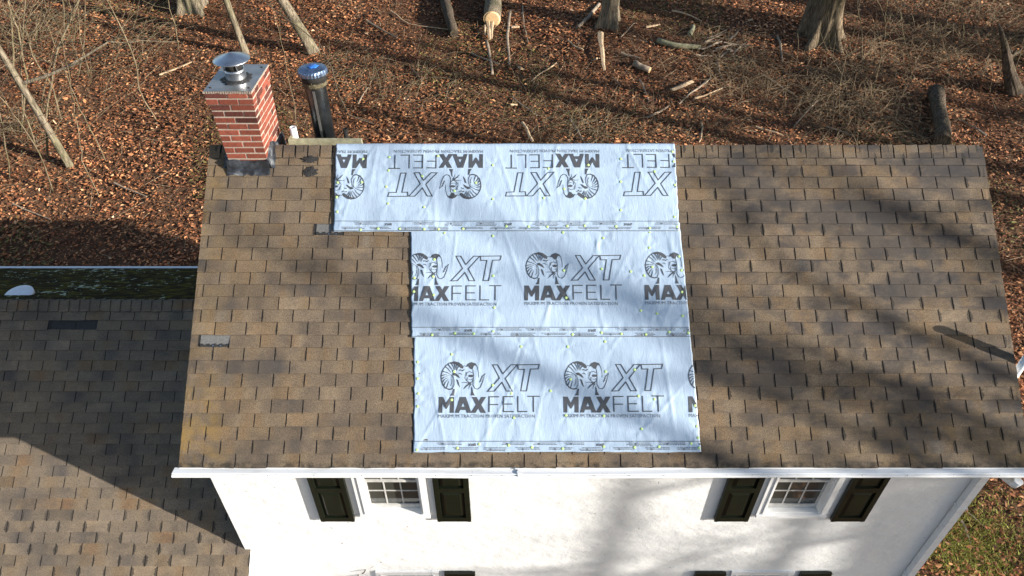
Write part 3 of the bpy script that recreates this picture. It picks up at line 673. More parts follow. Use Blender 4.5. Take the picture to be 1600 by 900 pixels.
# x edges at the sheet's foot and head, s range, lift above the deck, labels
SHEETS = {'low': (-.933, 1.80, -.962, 1.755, .145, 1.30, .016, 'lowest white printed felt sheet, nearest the gutter', 11),
          'mid': (-.985, 1.757, -1.03, 1.705, 1.245, 2.42, .021, 'middle white printed felt sheet between two others', 12),
          'top': (-1.812, 1.70, -1.832, 1.697, 2.325, SL, .026, 'topmost white felt sheet folded over the ridge with upside down print', 13)}
class Sheet:
    def __init__(s, key):
        s.key = key; s.x0b, s.x1b, s.x0t, s.x1t, s.sa, s.sb, s.lift, s.label, seed = SHEETS[key]
        r = random.Random(seed); s.nails = [roof_xs(ox+zx/k, oy+zy/k) for ox, oy, k, L in NAILS[key] for zx, zy in L]
        un = []
        for q in s.nails:
            if all((q[0]-u_[0])**2+(q[1]-u_[1])**2 > .05**2 for u_ in un): un.append(q)
        s.nails = un
        s.waves = [(r.uniform(5, 16), r.uniform(-5, 5), r.uniform(0, 6.3), r.uniform(.0006, .0013)) for _ in range(7)]
        s.creases = [(r.uniform(s.x0t, s.x1t), r.uniform(s.sa+.2, s.sb), r.uniform(.25, .7), r.gauss(0, .35), r.uniform(.012, .024), r.uniform(.002, .0055)) for _ in range(20)]
        s.ph = [r.uniform(0, 6.3) for _ in s.nails]; s.seed = seed
    def edge(s, sv):
        f = (sv-s.sa)/(s.sb-s.sa); return s.x0b+(s.x0t-s.x0b)*f, s.x1b+(s.x1t-s.x1b)*f
    def H(s, X, Sv):
        X = np.asarray(X, float); Sv = np.asarray(Sv, float); h = np.zeros_like(X)
        for kx, ks, p, a in s.waves: h += a*np.sin(kx*X + ks*Sv + p)
        for cx, cs, L, sl_, wd, a in s.creases:     # creases run down the slope
            d = (X-cx) - sl_*(Sv-cs); t = np.abs(Sv-cs)/L
            h += a*np.exp(-(d/wd)**2)*np.clip(1-t, 0, 1)
        for (nx_, ns), p in zip(s.nails, s.ph):     # puckers round each nail
            dx, dsv = X-nx_, Sv-ns; r2 = np.sqrt(dx*dx+dsv*dsv)+1e-6; a = np.arctan2(dsv, dx)
            h += .0022*np.exp(-(r2/.16)**2)*np.sin(5*a+p)*np.clip(r2/.05, 0, 1)*.9 - .0022*np.exp(-(r2/.03)**2)
        ed = np.clip((Sv-s.sa)/.05, 0, 1)
        return s.lift + .003 + h*(.35+.65*ed)
    def build(s):
        nx_ = int((s.x1b-s.x0b)/.013); ns = int((s.sb-s.sa)/.013)
        F, G = np.meshgrid(np.linspace(0, 1, nx_+1), np.linspace(0, 1, ns+1))
        Sv = s.sa + (s.sb-s.sa)*G; X0 = s.x0b+(s.x0t-s.x0b)*G; X1 = s.x1b+(s.x1t-s.x1b)*G
        rr = np.random.RandomState(s.seed)
        j0 = np.interp(Sv, np.linspace(s.sa, s.sb, 22), rr.uniform(-.005, .005, 22)); j1 = np.interp(Sv, np.linspace(s.sa, s.sb, 22), rr.uniform(-.004, .004, 22))
        X = X0 + j0 + (X1+j1-X0-j0)*F; jb = np.interp(X, np.linspace(-2, 2, 40), rr.uniform(-.004, .004, 40)); Sv = Sv + jb*np.clip(1-G*6, 0, 1)
        h = s.H(X, Sv)
        if s.key == 'top':
            h = h*1.0
        V = np.stack([X, Sv*.8 - h*.6, ZE+Sv*.6+h*.8], -1)
        if s.key == 'top':      # fold over the ridge and down the back
            rows = []
            for k in range(1, 14):
                e = k*.022; top = V[-1].copy(); c = math.atan(.75); top[:, 1] = RY + .03*(k > 0)*0 + e*.8 + .012; top[:, 2] = RZ + s.lift*1.0 + .006 - e*.6 + .002*np.sin(top[:, 0]*9+k)
                rows.append(top)
            V[-1, :, 1] = RY - .004; V[-1, :, 2] = RZ + s.lift + .006
            V = np.concatenate([V, np.array(rows)]); ns += 13
        n1 = nx_+1; idx = np.arange((ns+1)*n1).reshape(ns+1, n1)
        fs = np.stack([idx[:-1, :-1], idx[:-1, 1:], idx[1:, 1:], idx[1:, :-1]], -1).reshape(-1, 4)
        me = bpy.data.meshes.new('felt_sheet'); me.from_pydata(V.reshape(-1, 3).tolist(), [], fs.tolist()); me.materials.append(M['felt'])
        me.polygons.foreach_set('use_smooth', [True]*len(me.polygons)); me.update()
        o = link('felt_sheet', me); s.o = tag(o, s.label, 'roofing felt')
        sol = o.modifiers.new('thickness', 'SOLIDIFY'); sol.thickness = .0015; sol.offset = -1
        cap = MB(); cap.lathe([(.0135, 0), (.0135, .0016), (.009, .0024), (.004, .0026), (0, .0026)], 12); cm = cap.mesh('cap_nail', M['nail'])
        for nx2, nsv in s.nails:
            if not (s.sa < nsv < s.sb): continue
            e0, e1 = s.edge(nsv); nx2 = min(max(nx2, e0+.02), e1-.02)
            hh = float(s.H(nx2, nsv)); c = link('cap_nail', cm); c.parent = o; c.matrix_local = Matrix.Translation(P(nx2, nsv, hh+.0028)) @ SLOPE @ Matrix.Rotation(rnd.gauss(0, .08), 4, 'X')
        return o
    def ink(s, polys, name, mat, lift=.0024):
        """polys: list of vertex loops in (x, s); cut to the sheet, diced to follow its wrinkles"""
        bm = bmesh.new(); lay_ = bm.verts.layers.float.new('k')
        for i, pl_ in enumerate(polys):
            vs = [bm.verts.new((a, b, 0)) for a, b in pl_]
            for v_ in vs: v_[lay_] = (i % 9)*.00012
            try: bm.faces.new(vs)
            except ValueError: pass
        bmesh.ops.triangulate(bm, faces=bm.faces[:])
        e0, e1 = s.edge(s.sa), s.edge(s.sb)
        for pa, pb, sg in ((e0[0]+.004, e1[0]+.004, -1), (e0[1]-.004, e1[1]-.004, 1)):
            co = Vector((pa, s.sa, 0)); d = Vector((pb-pa, s.sb-s.sa, 0)); nn = Vector((d.y, -d.x, 0)).normalized()*sg
            bmesh.ops.bisect_plane(bm, geom=bm.verts[:]+bm.edges[:]+bm.faces[:], plane_co=co, plane_no=nn, clear_outer=True)
        if not bm.faces: bm.free(); return
        xs_ = [v_.co.x for v_ in bm.verts]; ys_ = [v_.co.y for v_ in bm.verts]; st = .022
        for k in range(int(min(xs_)/st), int(max(xs_)/st)+1): bmesh.ops.bisect_plane(bm, geom=bm.verts[:]+bm.edges[:]+bm.faces[:], plane_co=(k*st, 0, 0), plane_no=(1, 0, 0))
        for k in range(int(min(ys_)/st), int(max(ys_)/st)+1): bmesh.ops.bisect_plane(bm, geom=bm.verts[:]+bm.edges[:]+bm.faces[:], plane_co=(0, k*st, 0), plane_no=(0, 1, 0))
        hs = s.H([v_.co.x for v_ in bm.verts], [v_.co.y for v_ in bm.verts])
        for v_, hh in zip(bm.verts, hs):
            v_.co = P(v_.co.x, v_.co.y, float(hh)+lift+v_[lay_])
        bm.normal_update()
        for f_ in bm.faces:
            if f_.normal.dot(RN) < 0: f_.normal_flip()
        me = bpy.data.meshes.new(name); bm.to_mesh(me); bm.free(); me.materials.append(mat); o = link(name, me, s.o); return o

def ribbon(pts, w0, w1=None, closed=False):
    """quads along a polyline with tapering width"""
    w1 = w0 if w1 is None else w1; P2 = [Vector((a, b)) for a, b in pts]; n = len(P2); L, Rr = [], []
    for i in range(n):
        a = P2[i-1] if (i or closed) else P2[i]; c = P2[(i+1) % n] if (i < n-1 or closed) else P2[i]
        d1 = (P2[i]-a); d2 = (c-P2[i])
        d1 = d1.normalized() if d1.length > 1e-6 else d2.normalized(); d2 = d2.normalized() if d2.length > 1e-6 else d1
        t = (d1+d2); t = t.normalized() if t.length > .2 else d1; nn = Vector((-t.y, t.x)); k = 1/max(.45, abs(nn.dot(Vector((-d1.y, d1.x)))))
        wv = (w0+(w1-w0)*i/max(1, n-1))/2*k; L.append(P2[i]+nn*wv); Rr.append(P2[i]-nn*wv)
    m = n if closed else n-1
    return [[tuple(L[i]), tuple(Rr[i]), tuple(Rr[(i+1) % n]), tuple(L[(i+1) % n])] for i in range(m)]
LG = []
LG += [[(45,540),(100,540),(140,622),(140,695),(130,690),(93,625),(93,745),(45,745)], [(140,622),(185,540),(238,540),(238,745),(187,745),(187,625),(150,690),(140,695)]]
LG += [[(312,540),(350,540),(355,612),(335,665),(355,665),(355,708),(318,708),(303,745),(255,745)], [(350,540),(388,540),(462,745),(405,745),(392,708),(355,708),(355,665),(377,665),(355,612)]]
LG += [[(464,540),(525,540),(555,595),(585,540),(645,540),(585,640),(645,745),(580,745),(548,685),(512,745),(452,745),(517,640)]]
for a, b in (((685,531),(685,735)),((692,538),(810,538)),((692,638),(800,638)),((867,529),(867,735)),((874,536),(990,536)),((874,632),(980,632)),((874,728),(998,728)),((1050,530),(1050,735)),((1057,728),(1168,728)),((1172,532),(1328,532)),((1247,539),(1247,733))): LG += ribbon([a, b], 14)
LG += ribbon([(725,122),(790,122),(858,240),(960,122),(1040,122),(890,300),(978,465),(905,465),(848,350),(750,465),(665,468),(815,295)], 12, closed=True)
LG += ribbon([(1050,122),(1325,118),(1310,175),(1212,178),(1160,462),(1088,462),(1135,180),(1058,182)], 12, closed=True)
# ram: horns, ears, face, neck
LG += [[(170,92),(235,76),(290,88),(335,120),(354,150),(346,174),(318,166),(292,140),(255,116),(215,107),(180,110)],
       [(380,150),(410,105),(455,86),(500,100),(522,142),(500,124),(484,140),(468,182),(442,176),(412,142)],
       [(205,237),(245,225),(285,255),(312,297),(288,288),(255,266),(225,260)], [(262,310),(285,320),(300,370),(312,422),(284,376)],
       [(228,438),(246,438),(240,525),(193,525),(216,490)], [(455,395),(470,430),(481,480),(502,522),(452,522),(460,470)],
       [(415,266),(440,250),(482,254),(472,282),(450,286),(425,281)], [(352,448),(385,396),(432,362),(462,352),(440,378),(405,398)]]
LG += ribbon([(170,98),(118,142),(82,202),(67,262),(72,322),(92,382),(128,425),(176,444),(218,434)], 9, 15)
LG += ribbon([(218,434),(238,382),(238,322),(222,272),(188,247)], 8, 5)
LG += ribbon([(205,262),(214,310),(208,360),(190,400)], 5)
for a, b, c_ in (((115,142),(160,178),(198,228)),((150,108),(190,160),(222,206)),((82,205),(140,222),(186,246)),((68,266),(120,252),(172,262)),((72,312),(110,282),(152,276)),((86,352),(115,312),(152,292)),((105,395),(130,342),(157,312)),((140,425),(155,372),(168,332)),((200,108),(225,150),(236,196)),((236,102),(245,150),(249,190)),((270,108),(262,150),(258,190)),((300,134),(277,165),(262,202))): LG += ribbon([a, b, c_], 13, 4)
for k_ in range(6): LG += ribbon([(196+k_*4, 320+k_*17), (228-k_*2, 326+k_*17)], 4)
LG += ribbon([(502,102),(532,152),(546,222),(548,290)], 7, 5) + ribbon([(474,182),(484,262),(478,382),(502,430),(540,440),(572,415),(602,340),(630,236),(592,276),(560,352)], 7, 9)
for k_ in range(4): LG += ribbon([(560+k_*8, 345-k_*24), (588+k_*7, 330-k_*24)], 5)
LG += ribbon([(296,194),(326,186)], 16, 8) + ribbon([(330,204),(366,184)], 14, 8) + ribbon([(298,238),(318,236),(338,252)], 12, 5)
LG += ribbon([(386,272),(400,222),(436,210),(472,230)], 6) + ribbon([(405,285),(400,330),(430,355),(466,345),(482,310)], 7) + ribbon([(386,216),(376,300),(397,332)], 5)
LG += ribbon([(333,355),(390,352),(430,365)], 5, 11) + ribbon([(456,372),(432,402),(425,442)], 10, 4) + ribbon([(350,140),(378,134)], 6) + ribbon([(420,310),(452,318),(478,300)], 5)
KX, KY = 1/8.18/161, 1/8.18/165
LOGO = [[((a-45)*KX, (808-b)*KY) for a, b in pl_] for pl_ in LG]
def text_polys(txt, width, height):
    cu = bpy.data.curves.new('t', 'FONT'); cu.body = txt; cu.resolution_u = 1; ob = bpy.data.objects.new('t', cu); COL.objects.link(ob)
    dg = bpy.context.evaluated_depsgraph_get(); me = bpy.data.meshes.new_from_object(ob.evaluated_get(dg))
    vs = [v_.co.copy() for v_ in me.vertices]; x0, x1 = min(v_.x for v_ in vs), max(v_.x for v_ in vs); y0, y1 = min(v_.y for v_ in vs), max(v_.y for v_ in vs)
    out = [[((vs[i].x-x0)/(x1-x0)*width, (vs[i].y-y0)/(y1-y0)*height) for i in p_.vertices] for p_ in me.polygons]
    bpy.data.objects.remove(ob); bpy.data.meshes.remove(me); bpy.data.curves.remove(cu); return out
TAGL = text_polys('MAXIMUM TRACTION PROVEN SATISFACTION', (1262-42)*KX, 44*KY)
def place(polys, x, sv, rot=False): return [[(x-a, sv-b) if rot else (x+a, sv+b) for a, b in pl_] for pl_ in polys]
def disc(x, sv, r, n=8): return [(x+r*math.cos(2*math.pi*i/n), sv+r*math.sin(2*math.pi*i/n)) for i in range(n)]
ANCH = {'low': ([(685.5, 653), (880.5, 652.5), (1076, 652)], False), 'mid': ([(630.5, 478.5), (819.5, 477.5), (1007.5, 476.5)], False),
        'top': ([(575, 236.5), (755, 236), (935.7, 235.5), (1116.5, 235)], True)}
MINI = [[(a*.16, b*.16) for a, b in pl_] for pl_ in LOGO[:5]]
for key in ('low', 'mid', 'top'):
    sh = Sheet(key); sh.build(); pts, rot = ANCH[key]
    for px, py in pts:
        x, sv = roof_xs(px, py)
        sh.ink(place(LOGO, x, sv, rot), 'logo_print', M['print'])
        sh.ink(place(TAGL, x, sv, rot), 'slogan_print', M['print2'])
    # lap band: ruled line, dots and rows of illegible fine print
    s1 = roof_xs(860, {'low': 689.5, 'mid': 512, 'top': 347}[key])[1]; e0, e1 = sh.edge(sh.sa); band = s1 - sh.sa
    ln = []
    for sv in (s1, ) + ((sh.sa+.008,) if key != 'low' else ()): ln += ribbon([(e0-.05, sv), (e1+.05, sv)], .0055)  # overlapping sheets get a second dark line just above their foot edge
    sh.ink(ln, 'lap_line', M['print'])
    fine = []; r = random.Random(len(key)+ord(key[0])); x = e0 + .12; k_ = 0
    while x < e1:
        fine.append(disc(x, sh.sa + band*(.74 if k_ % 2 else .26), .0095)); x += .153; k_ += 1
    x = e0 + .05; k_ = 0
    while x < e1 - .1:
        if k_ % 8 == 3:
            fine += place(MINI, x+.085, sh.sa+band*.86, True)
        else:
            hi = k_ % 2; wd = r.uniform(.19, .25)
            for q_ in range(2 if r.random() < .6 else 3):
                sv = sh.sa + band*((.84 if hi else .40) - q_*.13); xx = x + r.uniform(0, .04)
                while xx < x + wd:
                    l_ = r.uniform(.012, .035); fine += ribbon([(xx, sv), (xx+l_, sv)], .0065); xx += l_ + .006
        x += .152; k_ += 1
    o = sh.ink(fine, 'fine_print', M['print2']); o['kind'] = 'stuff'

# ------------------------------------------------------------------ woods: trees, logs, sticks, brambles
def jitter_path(p0, p1, n, amp, r):
    p0, p1 = Vector(p0), Vector(p1); L = (p1-p0).length
    return [p0.lerp(p1, i/n) + Vector((r.gauss(0, 1), r.gauss(0, 1), r.gauss(0, .6)))*amp*L*math.sin(math.pi*i/n) for i in range(n+1)]
def grow(mb, p, d, L, rad, depth, r, sides):
    """a limb with its forks"""
    n = 4 if depth > 1 else 3; pts = [Vector(p)]; d = Vector(d).normalized()
    for i in range(n):
        d = (d + Vector((r.gauss(0, .16), r.gauss(0, .16), r.gauss(.04, .12)))).normalized(); pts.append(pts[-1] + d*L/n)
    rr = [rad*(1-.55*i/n) for i in range(n+1)]
    mb.tube(pts, rr, sides, cap=False)
    if depth <= 0: return
    for k in range(r.randint(2, 4) if depth > 1 else 3):
        i = r.randint(1, n); q = pts[i]
        ax = Vector((r.gauss(0, 1), r.gauss(0, 1), r.gauss(0, .5))).normalized(); nd = (d*.75 + ax*.8 + Vector((0, 0, .15))).normalized()
        grow(mb, q, nd, L*r.uniform(.5, .78), rr[i]*r.uniform(.45, .7), depth-1, r, max(3, sides-1))
def trunk_mb(path, rads, flare, r, sides=18, lobes=6):
    """bark-furrowed trunk: the spine is resampled finely near the ground, with buttress roots"""
    mb = MB(); ph = r.uniform(0, 6); sides = 54 if rads[0] > .2 else 22; P0 = [Vector(p) for p in path]; fine = []; fr_ = []
    for i in range(len(P0)-1):
        seg = (P0[i+1]-P0[i]).length; m_ = max(1, int(seg/(.10 if (P0[i]-P0[0]).length < 3.5 else .5)))
        for q in range(m_): fine.append(P0[i].lerp(P0[i+1], q/m_)); fr_.append(rads[i]+(rads[i+1]-rads[i])*q/m_)
    fine.append(P0[-1]); fr_.append(rads[-1]); k = len(fine); off_ = r.uniform(0, 50)
    for i, p in enumerate(fine):
        h = max(0, p.z - P0[0].z - .25)
        for j in range(sides):
            a = 2*math.pi*j/sides; f = flare*math.exp(-h/.42); rt = max(0, math.sin(lobes*a+ph+.35*math.sin(a*2+ph)))**1.6
            fur = mnoise.noise(Vector((math.cos(a)*4.5+off_, math.sin(a)*4.5, h*.9)))*.11 + mnoise.noise(Vector((math.cos(a)*9+off_, math.sin(a)*9, h*1.6)))*.06
            q = fr_[i]*(1 + f*(.12+1.0*rt) + (.07*rt if flare > .5 else 0)*math.exp(-h/2.5) + fur)
            mb.v.append((p.x+q*math.cos(a), p.y+q*math.sin(a), p.z))
    for i in range(k-1):
        for j in range(sides): mb.f.append([i*sides+j, i*sides+(j+1) % sides, (i+1)*sides+(j+1) % sides, (i+1)*sides+j]); mb.m.append(0); mb.sm.append(True)
    return mb
def tree(name, label, base, top, r0, h, seed, mat, flare=1.0, lobes=5, nlimb=7, depth=3, group=None, first=.45, cat='tree', lscale=1.0):
    """base on the ground; top = a second point on the trunk's axis that gives its lean"""
    r = random.Random(seed); base = Vector(base); d = (Vector(top)-base).normalized(); L = h/max(.4, d.z)
    path = []; n = 14
    for i in range(n+1):
        f = (i/n)**1.6; path.append(base - Vector((0, 0, .25))*(i == 0) + d*(L*f) + Vector((math.sin(f*7+seed), math.cos(f*5+seed*2), 0))*.02*h*f*(1-f*.5) + Vector((0, 0, 1))*h*.08*f*f*(1-d.z))
    rads = [r0*(1-.75*((i/n)**1.6)) for i in range(n+1)]
    root = empty(name, base); inv = Matrix.Translation(base).inverted()
    t = trunk_mb(path, rads, flare, r, 20, lobes).build('trunk', mat, root); t.matrix_parent_inverse = inv
    mb = MB()
    for k in range(nlimb):
        f = first + (1-first)*(k+.5)/nlimb; i = min(n-1, int(n*(f**(1/1.6)))); q = path[i].lerp(path[i+1], r.random())
        a = k*2.4 + r.uniform(-.5, .5); el = r.uniform(.25, .8)
        grow(mb, q, (math.cos(a)*math.cos(el), math.sin(a)*math.cos(el), math.sin(el)), h*(.34*(1.15-f*.7))*r.uniform(.8, 1.2)*lscale, rads[i]*.6, depth, r, 6)
    grow(mb, path[-1], d, h*.14, rads[-1], depth-1, r, 5)
    c = mb.build('crown', mat, root); c.matrix_parent_inverse = inv
    return tag(root, label, cat, group)
def G(px, py, lift=0): return hit_ground(px, py, lift)
def at_depth(px, py, base, dy=0): return hit_y(px, py, base.y+dy)

b = G(1283, 62); tree('tree', 'thick twin stemmed tree with deeply furrowed bark and flared roots', b, at_depth(1297, 5, b), .40, 15, 1, M['bark'], 1.0, 5)
b2 = G(1262, 52); r_ = random.Random(5); path = [Vector((b2.x, b2.y, b2.z-.2)) + Vector((.02*i, 0, 1))*i*.55 for i in range(9)]
root = bpy.data.objects['tree']; t = trunk_mb(path, [.30-.018*i for i in range(9)], .5, r_, 18, 3).build('trunk', M['bark'], root); t.matrix_parent_inverse = Matrix.Translation(root.location).inverted(); t['label'] = 'second stem of the twin trunk'
b = G(950, 38); tree('tree', 'straight grey tree with spreading roots among the wood splinters', b, at_depth(954, 0, b), .27, 14, 2, M['barkpale'], .75, 4)
b = G(491, 82); tree('tree', 'pale tree leaning left beside the crimped flue cap', b, at_depth(441, 0, b), .17, 11, 3, M['barkpale'], .3, 3)
b = G(385, 86); tree('tree', 'slim curved tree rising behind the chimney hood', b, at_depth(364, 25, b), .10, 9, 4, M['barkpale'], .3, 3)
b = G(303, 15); tree('tree', 'pale trunk with a flared foot at the wood edge beyond the chimney', b, at_depth(298, 0, b), .32, 14, 6, M['barkpale'], .8, 4)
b = G(110, 260); tree('tree', 'slender leaning tree with pale green bark beyond the mossy roof', b, at_depth(20, 110, b), .095, 8.5, 8, M['barkpale'], .15, 3, nlimb=9, first=.25)
b = G(1585, 143); tree('dead_tree', 'dark broken dead trunk leaning in the brambles', b, at_depth(1568, 70, b), .24, 1.7, 9, M['barkdark'], .3, 3, nlimb=2, depth=1, cat='dead tree')

# saplings traced as thin stems standing on the ground where their foot shows
def sapling(label, pts, r0, seed, forks=10, group=None, mat='twig'):
    r = random.Random(seed); b = G(*pts[0]); root = empty('sapling', b); inv = Matrix.Translation(b).inverted()
    path = [b - Vector((0, 0, .1))]; dy = 0
    for px, py in pts[1:]:
        dy += r.gauss(0, .12); path.append(at_depth(px, py, b, dy))
    ext = (path[-1]-path[-2]).normalized()
    for k in range(3): ext = (ext + Vector((r.gauss(0, .1), r.gauss(0, .1), .15))).normalized(); path.append(path[-1]+ext*.8)
    sm = []
    for i in range(len(path)-1):
        for q in range(3): sm.append(path[i].lerp(path[i+1], q/3) + Vector((r.gauss(0, .012), r.gauss(0, .012), 0)))
    sm.append(path[-1]); n = len(sm); rr = [r0*(1-.7*i/n) for i in range(n)]
    mb = MB(); mb.tube(sm, rr, 7); o = mb.build('trunk', M[mat], root); o.matrix_parent_inverse = inv
    cb = MB()
    for k in range(forks):
        i = r.randint(n//4, n-2); d = Vector((r.gauss(0, 1), r.gauss(0, .8), r.uniform(.1, .9))).normalized()
        grow(cb, sm[i], d, r.uniform(.7, 1.9), rr[i]*.55, 1 if r.random() < .6 else 2, r, 4)
    o = cb.build('crown', M[mat], root); o.matrix_parent_inverse = inv
    return tag(root, label, 'sapling', group)
SG = 'saplings at the wood edge behind the wing'
sap = [([(245,190),(217,140),(213,97),(190,45),(167,0)], .020), ([(72,250),(72,187),(83,100),(97,57),(123,0)], .030), ([(117,125),(131,77),(133,20)], .016), ([(30,205),(42,120),(28,45),(10,0)], .028),
       ([(155,310),(128,250),(123,210)], .014), ([(165,252),(140,200),(125,170)], .014), ([(96,190),(82,140),(50,85),(40,40),(55,0)], .020), ([(55,230),(36,170),(32,95),(40,0)], .020), ([(82,300),(62,240),(30,190),(0,150)], .016), ([(20,120),(20,60),(14,0)], .030), ([(278,78),(273,40),(262,0)], .016), ([(62,160),(75,110),(100,60),(98,0)], .016), ([(140,120),(125,60),(120,0)], .014), ([(12,280),(5,200),(-15,120)], .018)]
for i, (pts, r0) in enumerate(sap): sapling('thin bare sapling among the tangle behind the mossy wing roof', pts, r0, 40+i, 13 if i not in (4, 5) else 4, SG)
sapling('thin dark stem arching behind the black flue stack', [(600,195),(545,180),(530,150),(518,105),(500,70),(470,45)], .020, 71, 5, None, 'barkdark')
sapling('whip thin sapling between the tall flue stack and the brick chimney', [(462,200),(461,165),(452,130)], .012, 72, 3)
SR = 'saplings in the brambles above the right roof end'
for i, pts in enumerate([[(1310,185),(1312,130),(1322,90)], [(1362,160),(1375,95),(1383,40)], [(1430,140),(1470,95),(1520,55),(1570,20)], [(1428,135),(1420,90),(1412,60)], [(1505,70),(1507,40),(1495,0)], [(1350,105),(1347,45),(1340,10)], [(1385,60),(1382,25),(1370,0)], [(1575,120),(1590,100),(1600,60)]]):
    sapling('thin pale sapling standing in the brambles near the furrowed twin tree', pts, .013, 80+i, 7, SR)
# brambles: arching canes from one crown
def bramble(px, py, rad, n, h, seed, mat='twig', label=None):
    r = random.Random(seed); b = G(px, py); mb = MB()
    for k in range(n):
        a = r.uniform(0, 6.28); q = rad*math.sqrt(r.random())*.8; x, y = b.x+q*math.cos(a), b.y+q*math.sin(a)
        p0 = Vector((x, y, gz(x, y)-.03)); a2 = r.uniform(0, 6.28); L = r.uniform(.4, 1.2)*rad; hh = h*r.uniform(.4, 1.1)
        e = Vector((x+L*math.cos(a2), y+L*math.sin(a2), 0)); e.z = gz(e.x, e.y)+hh*r.uniform(.0, .6)
        mid = (p0+e)/2 + Vector((r.gauss(0, .08), r.gauss(0, .08), hh))
        pts = [p0*(1-t)**2 + mid*2*t*(1-t) + e*t*t for t in (0, .25, .5, .75, 1)]
        r0 = r.uniform(.004, .009); mb.tube(pts, [r0, r0*.9, r0*.8, r0*.65, r0*.4], 3, cap=False)
    o = mb.build('bramble', M[mat], None); o.location = (0, 0, 0)
    return tag(o, label or 'loose thin tan bramble canes over open leaf litter', 'bramble', None if False else 'bramble tangles in the woods')
BL = ['at the flared roots of the furrowed twin tree', 'just above the right half of the ridge', None, None, 'beside the dark broken dead trunk', None, None, 'around the splintered wood heap', 'below the splintered wood heap', 'touching the ridge above the felt', 'beside the tall flue stack', None, None, None, None, 'left of the brick chimney', None, 'at the foot of the slender leaning tree', None, None]
for i, (px, py, rad, n, h) in enumerate([(1290,135,1.6,230,.5),(1330,185,1.5,220,.4),(1375,125,1.5,160,.55),(1430,70,1.6,150,.6),(1500,95,1.5,150,.6),(1560,40,1.6,160,.6),(1405,200,1.2,110,.4),(1130,85,1.4,150,.45),(1160,130,1.3,160,.4),(895,205,1.3,170,.3),(540,110,1.3,80,.4),(620,130,1.2,70,.35),(850,140,1.0,60,.3),(985,195,1.2,80,.3),(1450,20,1.5,100,.7),(200,80,1.5,90,.5),(60,60,1.6,120,.7),(40,200,1.3,90,.6),(690,120,1.2,60,.3),(1080,190,1.2,70,.3)]):
    bramble(px, py, rad, n, h, 300+i, mat='cane' if px > 1080 else 'twig', label=('tangle of bramble canes ' + BL[i]) if BL[i] else None)
# logs, branches, splinters on the ground
def stick(name, label, pts, wpx, mat, seed, cat='branch', group=None, ell=1.0, lift=.02, rough=.0, n=6, endmat=None, sink=.3):
    r = random.Random(seed); ps = []
    for px, py in pts: ps.append(G(px, py))
    d = (ps[0]-CAM).length; rad = wpx/FPX*d/2
    path = []
    for i in range(len(ps)-1):
        for q in range(3):
            v_ = ps[i].lerp(ps[i+1], q/3); path.append(v_)
    path.append(ps[-1]); k = len(path)
    path = [Vector((v_.x, v_.y, gz(v_.x, v_.y) + rad*(1-sink) + lift + abs(r.gauss(0, .02)))) + Vector((r.gauss(0, .012), r.gauss(0, .012), 0)) for v_ in path]
    rr = [rad*(1 - rough*i/k)*r.uniform(.85, 1.1) for i in range(k)]
    mb = MB(); mb.tube(path, rr, n, ell=ell, smooth=n > 5)
    mats = [M[mat]]
    if endmat: mats.append(M[endmat]); mb.m[-1] = 1; mb.m[-2] = 1
    o = mb.build(name, mats); return tag(o, label, cat, group)
q0, q1 = G(769, 30, .25), G(775, -70, .25)
mb = MB(); d = (q1-q0).normalized(); pp = [q0 + d*(q1-q0).length*i/8 for i in range(9)]; mb.tube(pp, [.27*(1+.03*math.sin(i*2)) for i in range(9)], 20); mb.m[-2] = 1
log = tag(mb.build('log', [M['barkpale'], M['endgrain']]), 'thick felled log with a pale sawn end facing the house', 'log')
mb = MB(); mb.lathe([(.255, 0), (.20, .006), (.10, .009), (0, .01)], 20); o = mb.build('sawn_face', M['endgrain'], log); o.matrix_local = Matrix.Translation(q0) @ (-d).to_track_quat('Z', 'Y').to_matrix().to_4x4()
for i, (pts, wp) in enumerate([([(764,42),(765,70)], 7), ([(770,42),(768,68)], 6), ([(758,46),(759,62)], 4)]): stick('wood_splinter', 'pale torn splinter hanging under the sawn log end', pts, wp, 'splinter', 500+i, 'splinter', 'splinters under the sawn log', ell=.5, n=5, rough=.6, lift=.10)
stick('log', 'dark rotten log slanting toward the bark strips near the sawn log', [(693,-5),(700,25),(710,62)], 17, 'barkdark', 510, 'log', rough=.4, n=9)
stick('log', 'brown bark covered log pointing at the right end of the ridge', [(1457,153),(1463,190),(1469,232)], 20, 'barkdark', 511, 'log', n=14, lift=.06)
stick('branch', 'long torn bark strip below the sawn log', [(760,66),(766,92),(770,120)], 4, 'oldwood', 512, ell=.4)
stick('branch', 'grey bark strip right of the sawn log end', [(797,20),(793,60),(796,105)], 5, 'oldwood', 513, ell=.4, rough=.5)
stick('wood_splinter', 'large pale upright splinter below the straight grey tree', [(937,58),(939,85),(943,118)], 10, 'splinter', 514, 'splinter', ell=.4, rough=.7, n=5, lift=.05)
stick('branch', 'mossy broken branch beside the splintered wood heap', [(1025,68),(1055,76),(1092,79)], 8, 'moss_branch', 515, n=8)
stick('branch', 'short mossy branch standing off the splintered wood heap', [(1083,45),(1076,60)], 7, 'moss_branch', 516)
stick('wood_splinter', 'flat split board end pointing at the splintered wood heap', [(1050,147),(1079,133)], 9, 'splinter', 517, 'splinter', ell=.4, n=4, lift=.04)
stick('branch', 'stub of grey split log above the felt covered ridge', [(990,104),(1014,116)], 10, 'oldwood', 518, n=8, endmat='endgrain')
stick('branch', 'bare forked limb leaning on the straight grey tree', [(902,46),(920,30),(936,10)], 6, 'oldwood', 519)
stick('wood_splinter', 'narrow pale lath on leaves just beyond the felt ridge', [(816,194),(834,224)], 5, 'splinter', 520, 'splinter', ell=.4, n=4)
r = random.Random(3)
